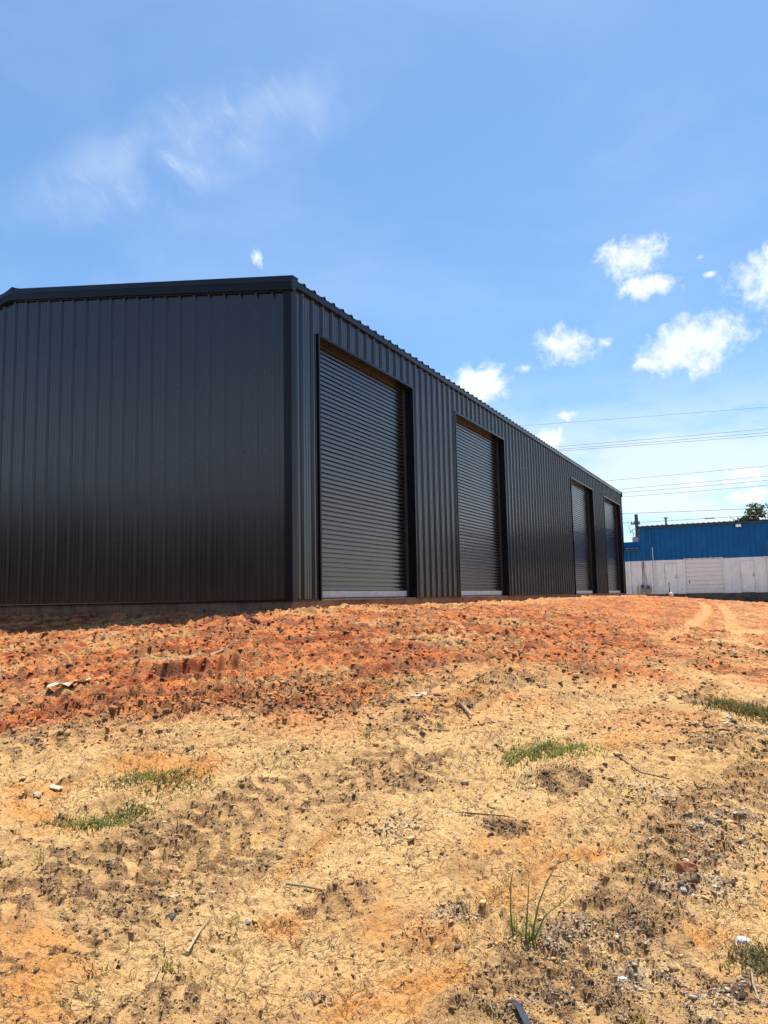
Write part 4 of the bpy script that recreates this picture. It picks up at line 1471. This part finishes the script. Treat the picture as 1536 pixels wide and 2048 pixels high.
G1 = [(0.12, 0.16, 0.04), (0.08, 0.12, 0.03), (0.18, 0.20, 0.06), (0.30, 0.25, 0.11)]
G2 = [(0.14, 0.17, 0.04), (0.10, 0.13, 0.035), (0.24, 0.21, 0.07), (0.34, 0.27, 0.12)]
G3 = [(0.09, 0.10, 0.035), (0.13, 0.12, 0.05), (0.22, 0.17, 0.08), (0.12, 0.08, 0.045)]
o = grass(1052, 1893, 40, 0.15, 0.034, 'tall upright green grass tuft with a seed stalk on the near soil', G1, 1.15, 0.0022, seed=3)
st = MB()
for pts in ([(-0.045, 0, 0), (-0.05, 0.0, 0.10), (-0.045, 0.01, 0.19), (-0.035, 0.0, 0.24)], [(0.0, 0, 0), (0.01, 0.0, 0.1), (0.02, 0.0, 0.205)], [(0.02, 0, 0), (0.05, 0, 0.12), (0.085, 0.0, 0.20), (0.14, 0.0, 0.285)],
            [(0.085, 0, 0.20), (0.10, 0.01, 0.215), (0.15, 0.02, 0.205)], [(0.122, 0, 0.26), (0.15, 0, 0.268), (0.185, 0, 0.285)], [(0.03, 0.0, 0.0), (0.07, 0.0, 0.08), (0.14, 0.0, 0.13)]):
    st.tube(pts, np.linspace(0.0042, 0.0012, len(pts)), 5)
stm = bpy.data.materials.new
STEM = painted('grass_stem', (0.19, 0.21, 0.07), 0.6, 0.2, None, 0)
st.build('seed_stalk', STEM, o)
PATCH = 'low green grass patches on the soil'
grass(318, 1548, 420, 0.045, 0.135, 'green grass patch just below the dark rut on the left', G2, 0.9, 0.0024, PATCH, 0.55, name='grass_patch', cat='grass patch')
grass(255, 1560, 120, 0.035, 0.09, 'sparse yellowish grass fringe left of the green patch under the rut', G3, 0.9, 0.0022, PATCH, 0.6, name='grass_patch', cat='grass patch')
grass(190, 1630, 420, 0.045, 0.105, 'lower thick green grass patch beside the curved tyre track', G1, 0.9, 0.0024, PATCH, 0.6, name='grass_patch', cat='grass patch')
grass(262, 1604, 220, 0.04, 0.07, 'small green grass patch on the upper side of the curved tyre track', G2, 0.9, 0.0024, PATCH, 0.6, name='grass_patch', cat='grass patch')
grass(1095, 1508, 520, 0.055, 0.16, 'dark green grass patch on the tan soil at centre right', G1, 0.9, 0.0028, PATCH, 0.7, name='grass_patch', cat='grass patch')
grass(1040, 1514, 110, 0.04, 0.07, 'thin light green fringe left of the dark green grass patch', G2, 0.9, 0.0026, PATCH, 0.6, name='grass_patch', cat='grass patch')
grass(1090, 1560, 90, 0.035, 0.12, 'thin olive grass sprinkle below the dark green patch', G3, 0.9, 0.0022, PATCH, 0.8, name='grass_patch', cat='grass patch')
grass(1500, 1420, 620, 0.11, 0.17, 'olive weed clump at the right edge below the red soil', G3, 0.8, 0.0034, None, 0.6, name='weed_clump', cat='weed')
grass(1525, 1920, 300, 0.05, 0.06, 'olive weeds at the right edge beside a white stone', G3, 0.9, 0.0022, None, 1.0, name='weed_clump', cat='weed')
for px, py, n, h, lab in ((75, 1722, 16, 0.10, 'few thin grass blades standing at the left edge'),
                          (335, 1915, 22, 0.055, 'small green sprout at the end of the pale stick'),
                          (210, 1925, 12, 0.04, 'tiny green sprout left of the pale stick'), (262, 1930, 10, 0.035, 'tiny green sprout close to the pale stick base'),
                          (465, 1830, 12, 0.035, 'tiny pale green sprout right of the leaning stick'), (735, 1472, 30, 0.05, 'small grass sprout on the tan soil near the middle'),
                          (275, 1382, 26, 0.09, 'small green weed at the foot of the red soil'), (190, 1385, 18, 0.07, 'thin green weed beside the crumpled pale sheet'),
                          (5, 1728, 16, 0.05, 'grass sprout cut by the left edge of the view'), (1290, 2040, 16, 0.05, 'grass sprout at the bottom edge on gravelly soil'),
                          (880, 1450, 30, 0.05, 'olive sprout on the pale soil near the middle'), (390, 1522, 16, 0.04, 'sprout on the lower bank of the dark rut')):
    grass(px, py, n, h, 0.018, lab, G2 if n % 3 else G1, 0.8, 0.0024, name='grass_sprout', cat='grass sprout')


# ------------------------------------------------------------------ sticks, stones and scraps
def stick(pxs, rad, lab, mat=STICKM, lift=0.008, name='stick', seg=6):
    P = [place(*q) for q in pxs]
    o0 = np.array(P[0])
    pts = [np.array(q) - o0 + np.array([0, 0, lift + rad]) for q in P]
    m = MB().tube(pts, list(np.linspace(rad, rad * 0.6, len(pts))), seg)
    o = m.build(name, mat, None, tuple(o0), smooth=True)
    tag(o, lab, 'stick')
    return o


stick([(572, 1752), (610, 1758), (660, 1763), (718, 1761)], 0.0065, 'long pale curved stick lying on the tan soil near the middle')
stick([(374, 1888), (398, 1855), (423, 1822)], 0.0055, 'straight pale stick leaning up right near the bottom left')
stick([(294, 1966), (306, 1940), (320, 1915)], 0.0060, 'short pale stick with a green sprout at its tip')
stick([(330, 1880), (333, 1855)], 0.0035, 'tiny upright straw stick left of the leaning stick')
stick([(632, 1571), (645, 1585), (650, 1597)], 0.0045, 'thin pale root hooked over the dark hollow')
stick([(722, 1600), (735, 1604), (740, 1612)], 0.0040, 'thin pale root right of the dark hollow')
stick([(1228, 1526), (1280, 1548), (1340, 1564)], 0.0055, 'long dark twig lying slantwise at the right', DSTICK)
stick([(1388, 1564), (1396, 1573), (1421, 1578)], 0.0050, 'short dark twig right of the long dark twig', DSTICK)
stick([(930, 1630), (980, 1633), (1018, 1635)], 0.0045, 'thin dark twig on the cracked crust strip', DSTICK)
stick([(1503, 1952), (1508, 1985), (1518, 2010)], 0.0050, 'pale bent stem by the weeds at the right edge')
stick([(420, 1306), (445, 1298), (468, 1285)], 0.014, 'pale stick on the red soil above the rut')
stick([(497, 1267), (507, 1262)], 0.012, 'short pale stick near the dark clod heap', STICKM)
stick([(172, 1327), (187, 1323), (200, 1319)], 0.013, 'pale stick on the red soil at left')
stick([(935, 1370), (955, 1366), (975, 1357), (972, 1366)], 0.010, 'dark forked twig on the pale soil', DSTICK)
stick([(920, 1415), (935, 1424), (944, 1432)], 0.015, 'pale broken branch on the tan soil below the red slope')
stick([(868, 1456), (900, 1455)], 0.008, 'short grey stick lying level near the middle')


def stone(px, py, w_px, lab, col, flat=0.6, group=None, seed=0, name='stone'):
    x, y, z = place(px, py)
    R = math.sqrt(x * x + y * y + z * z)
    s = w_px / FPX * R / 2
    rg = np.random.default_rng(int(px * 7 + py) + seed)
    import bmesh
    bm = bmesh.new()
    bmesh.ops.create_icosphere(bm, subdivisions=2, radius=1)
    ax = rg.normal(size=(13, 3))
    ax /= np.linalg.norm(ax, axis=1)[:, None]
    cutd = rg.uniform(0.42, 0.85, 13)
    sx, sy = rg.uniform(0.85, 1.1), rg.uniform(0.6, 0.9)
    for v in bm.verts:
        c = np.array(v.co)
        for k in range(13):
            d_ = c @ ax[k]
            if d_ > cutd[k]:
                c = c - ax[k] * (d_ - cutd[k])
        c = c * (1 + 0.07 * rg.normal())
        v.co = (c[0] * s * sx, c[1] * s * sy, c[2] * s * flat)
    me = bpy.data.meshes.new(name)
    bm.to_mesh(me)
    bm.free()
    atb = me.attributes.new('tint', 'FLOAT_COLOR', 'POINT')
    n = len(me.vertices)
    atb.data.foreach_set('color', np.tile(np.array([*col, 1.0], dtype=np.float32), n))
    me.materials.append(CLOD)
    o = link(name, me, None, (x, y, z + s * flat * 0.12), (0, 0, rg.uniform(0, 6.28)))
    tag(o, lab, 'stone', group)
    return o


BR_ = (0.30, 0.13, 0.06)
stone(1373, 1738, 42, 'largest reddish brown stone in the gravel at the right', BR_, 0.6)
stone(1262, 1838, 26, 'dark brown stone on the gravelly soil left of the red stone', (0.15, 0.09, 0.06), 0.7)
stone(1482, 1875, 30, 'bright white stone near the right edge', (0.58, 0.56, 0.53), 0.6)
stone(1455, 1432, 18, 'white stone beside the olive weed clump', (0.60, 0.58, 0.55), 0.8)
stone(1462, 1450, 15, 'cream flat stone just below the white stone by the weeds', (0.66, 0.60, 0.48), 0.4)
stone(832, 1392, 34, 'flat pale limestone chunk on the soil in the middle', (0.66, 0.60, 0.47), 0.4)
stone(848, 1388, 20, 'smaller pale limestone chunk touching the flat one', (0.66, 0.60, 0.47), 0.5)
stone(900, 1633, 14, 'white pebble on the cracked strip near the middle', (0.70, 0.66, 0.58), 0.8)
stone(1372, 1714, 16, 'small grey white stone above the largest red stone', (0.50, 0.48, 0.45), 0.6)
stone(1366, 1770, 18, 'pale grey stone below the largest red stone', (0.52, 0.49, 0.44), 0.6)
stone(1388, 1776, 14, 'small pale stone right of the grey stone below the red one', (0.58, 0.54, 0.48), 0.7)
stone(1222, 1785, 24, 'rust red stone on the gravel left of centre right', (0.30, 0.10, 0.05), 0.6)
stone(1244, 1952, 20, 'grey white stone in the gravel near the bottom', (0.55, 0.53, 0.50), 0.6)
stone(1178, 1894, 12, 'cream pebble right of the tall grass tuft', (0.66, 0.58, 0.44), 0.5)
stone(75, 1582, 28, 'flat tan stone near the left edge', (0.58, 0.42, 0.26), 0.35)
stone(110, 1568, 34, 'larger flat pale stone near the left edge', (0.58, 0.45, 0.30), 0.35)
stone(170, 1568, 30, 'flat pale stone right of the pair near the left edge', (0.58, 0.44, 0.28), 0.35)
stone(345, 1768, 22, 'pale bark chip in the dark humus at left', (0.52, 0.40, 0.26), 0.3)
stone(425, 1755, 18, 'tan stone at the right end of the dark humus', (0.46, 0.33, 0.20), 0.6)
stone(343, 1820, 32, 'dark grey flat stone under the dark humus', (0.12, 0.10, 0.085), 0.45)
stone(497, 1830, 16, 'grey pebble near the middle of the lower left soil', (0.45, 0.40, 0.33), 0.7)
stone(425, 1874, 14, 'tan round pebble beside the leaning stick', (0.52, 0.36, 0.20), 0.8)
stone(1020, 1398, 12, 'red clod at the foot of the red slope', (0.30, 0.08, 0.04), 0.8, name='clod')
stone(460, 1238, 20, 'large red clod in the gable shadow', (0.36, 0.11, 0.05), 0.8, name='clod')
stone(478, 1318, 16, 'dark red clod above the rut end', (0.26, 0.08, 0.04), 0.8, name='clod')
stone(504, 1317, 18, 'dark red clod right of the other clod above the rut', (0.24, 0.07, 0.035), 0.8, name='clod')
stone(742, 1352, 12, 'small dark red clod on the border of pale soil', (0.26, 0.08, 0.04), 0.8, name='clod')
stone(700, 1206, 14, 'pale rubble bit on the sand under the first door', (0.60, 0.46, 0.32), 0.5)
stone(952, 1202, 14, 'white rubble bit under the second door', (0.70, 0.66, 0.60), 0.6)
stone(828, 1203, 9, 'dark clod on the sill right of the first door', (0.20, 0.07, 0.04), 0.8, name='clod')
stone(1130, 1193, 26, 'long dark red clod heap in front of the third door', (0.26, 0.08, 0.045), 0.5, name='clod')
GRP = 'small grey stones in the gravel'
rg = np.random.default_rng(17)
for k in range(34):
    px, py = rg.uniform(1130, 1520), rg.uniform(1560, 2030)
    v = rg.uniform(0.75, 1.25)
    stone(px, py, rg.uniform(9, 15), 'small greyish stone in the gravelly soil at lower right', (0.40 * v, 0.33 * v, 0.25 * v), 0.6, GRP)
GRP2 = 'small brown clods on the tan soil'
for k in range(30):
    px, py = rg.uniform(120, 1080), rg.uniform(1540, 2030)
    v = rg.uniform(0.6, 1.3)
    stone(px, py, rg.uniform(8, 12), 'small brown clod lying on the tan soil', (0.20 * v, 0.11 * v, 0.065 * v), 0.7, GRP2, name='clod')
# heap of dark clods by the gable corner
rg = np.random.default_rng(23)
for k in range(26):
    px, py = rg.normal(525, 45), 0
    py = 1248 + (px - 525) * 0.22 + rg.normal(0, 5)
    v = rg.uniform(0.7, 1.4)
    stone(px, py, rg.uniform(9, 19), 'dark brown clod in the heap near the gable corner', (0.16 * v, 0.07 * v, 0.045 * v), 0.8, 'dark clods heaped near the gable corner', name='clod')
# crumpled pale sheet
x, y, z = place(138, 1370)
m = MB()
N = 7
vs = []
rg = np.random.default_rng(4)
for i in range(N):
    for j in range(4):
        vs.append(((i / (N - 1) - 0.5) * 0.34, (j / 3 - 0.5) * 0.12 + 0.02 * rg.normal(), 0.02 + 0.05 * i / N + 0.015 * rg.normal()))
m.add(vs, [(i * 4 + j, i * 4 + j + 1, (i + 1) * 4 + j + 1, (i + 1) * 4 + j) for i in range(N - 1) for j in range(3)])
o = m.build('crumpled_sheet', PVC, None, (x, y, z), (0, 0, 0.25))
o.data.materials[0] = painted('scrap_sheet', (0.62, 0.52, 0.34), 0.7, 0.1, None, 0)
tag(o, 'crumpled pale sheet scrap on the edge of the red soil', 'scrap')
# black strap poking into the view at the bottom edge
x, y, z = place(1032, 2040)
pts = [(-0.030, 0.05, 0.006), (-0.012, 0.052, 0.022), (0.004, 0.04, 0.026), (0.014, 0.01, 0.024), (0.022, -0.05, 0.018), (0.030, -0.16, 0.012), (0.036, -0.30, 0.004)]
m = MB()
vs = []
for i, q in enumerate(pts):
    hw = 0.0075 + 0.003 * min(i, 3) / 3
    a = np.array(pts[min(i + 1, len(pts) - 1)]) - np.array(pts[max(i - 1, 0)])
    sd = np.cross(a, [0, 0, 1.0])
    sd /= np.linalg.norm(sd)
    for s_, h_ in ((-1, 0), (1, 0), (1, 0.003), (-1, 0.003)):
        vs.append(np.array(q) + sd * s_ * hw + np.array([0, 0, h_]))
fs = []
for i in range(len(pts) - 1):
    for j in range(4):
        fs.append((i * 4 + j, i * 4 + (j + 1) % 4, (i + 1) * 4 + (j + 1) % 4, (i + 1) * 4 + j))
fs += [(0, 1, 2, 3), tuple(len(pts) * 4 - k for k in (1, 2, 3, 4))]
m.add(vs, fs)
o = m.build('strap', STRAP, None, (x, y, z))
tag(o, 'black plastic strap half buried at the bottom edge of the soil', 'strap')
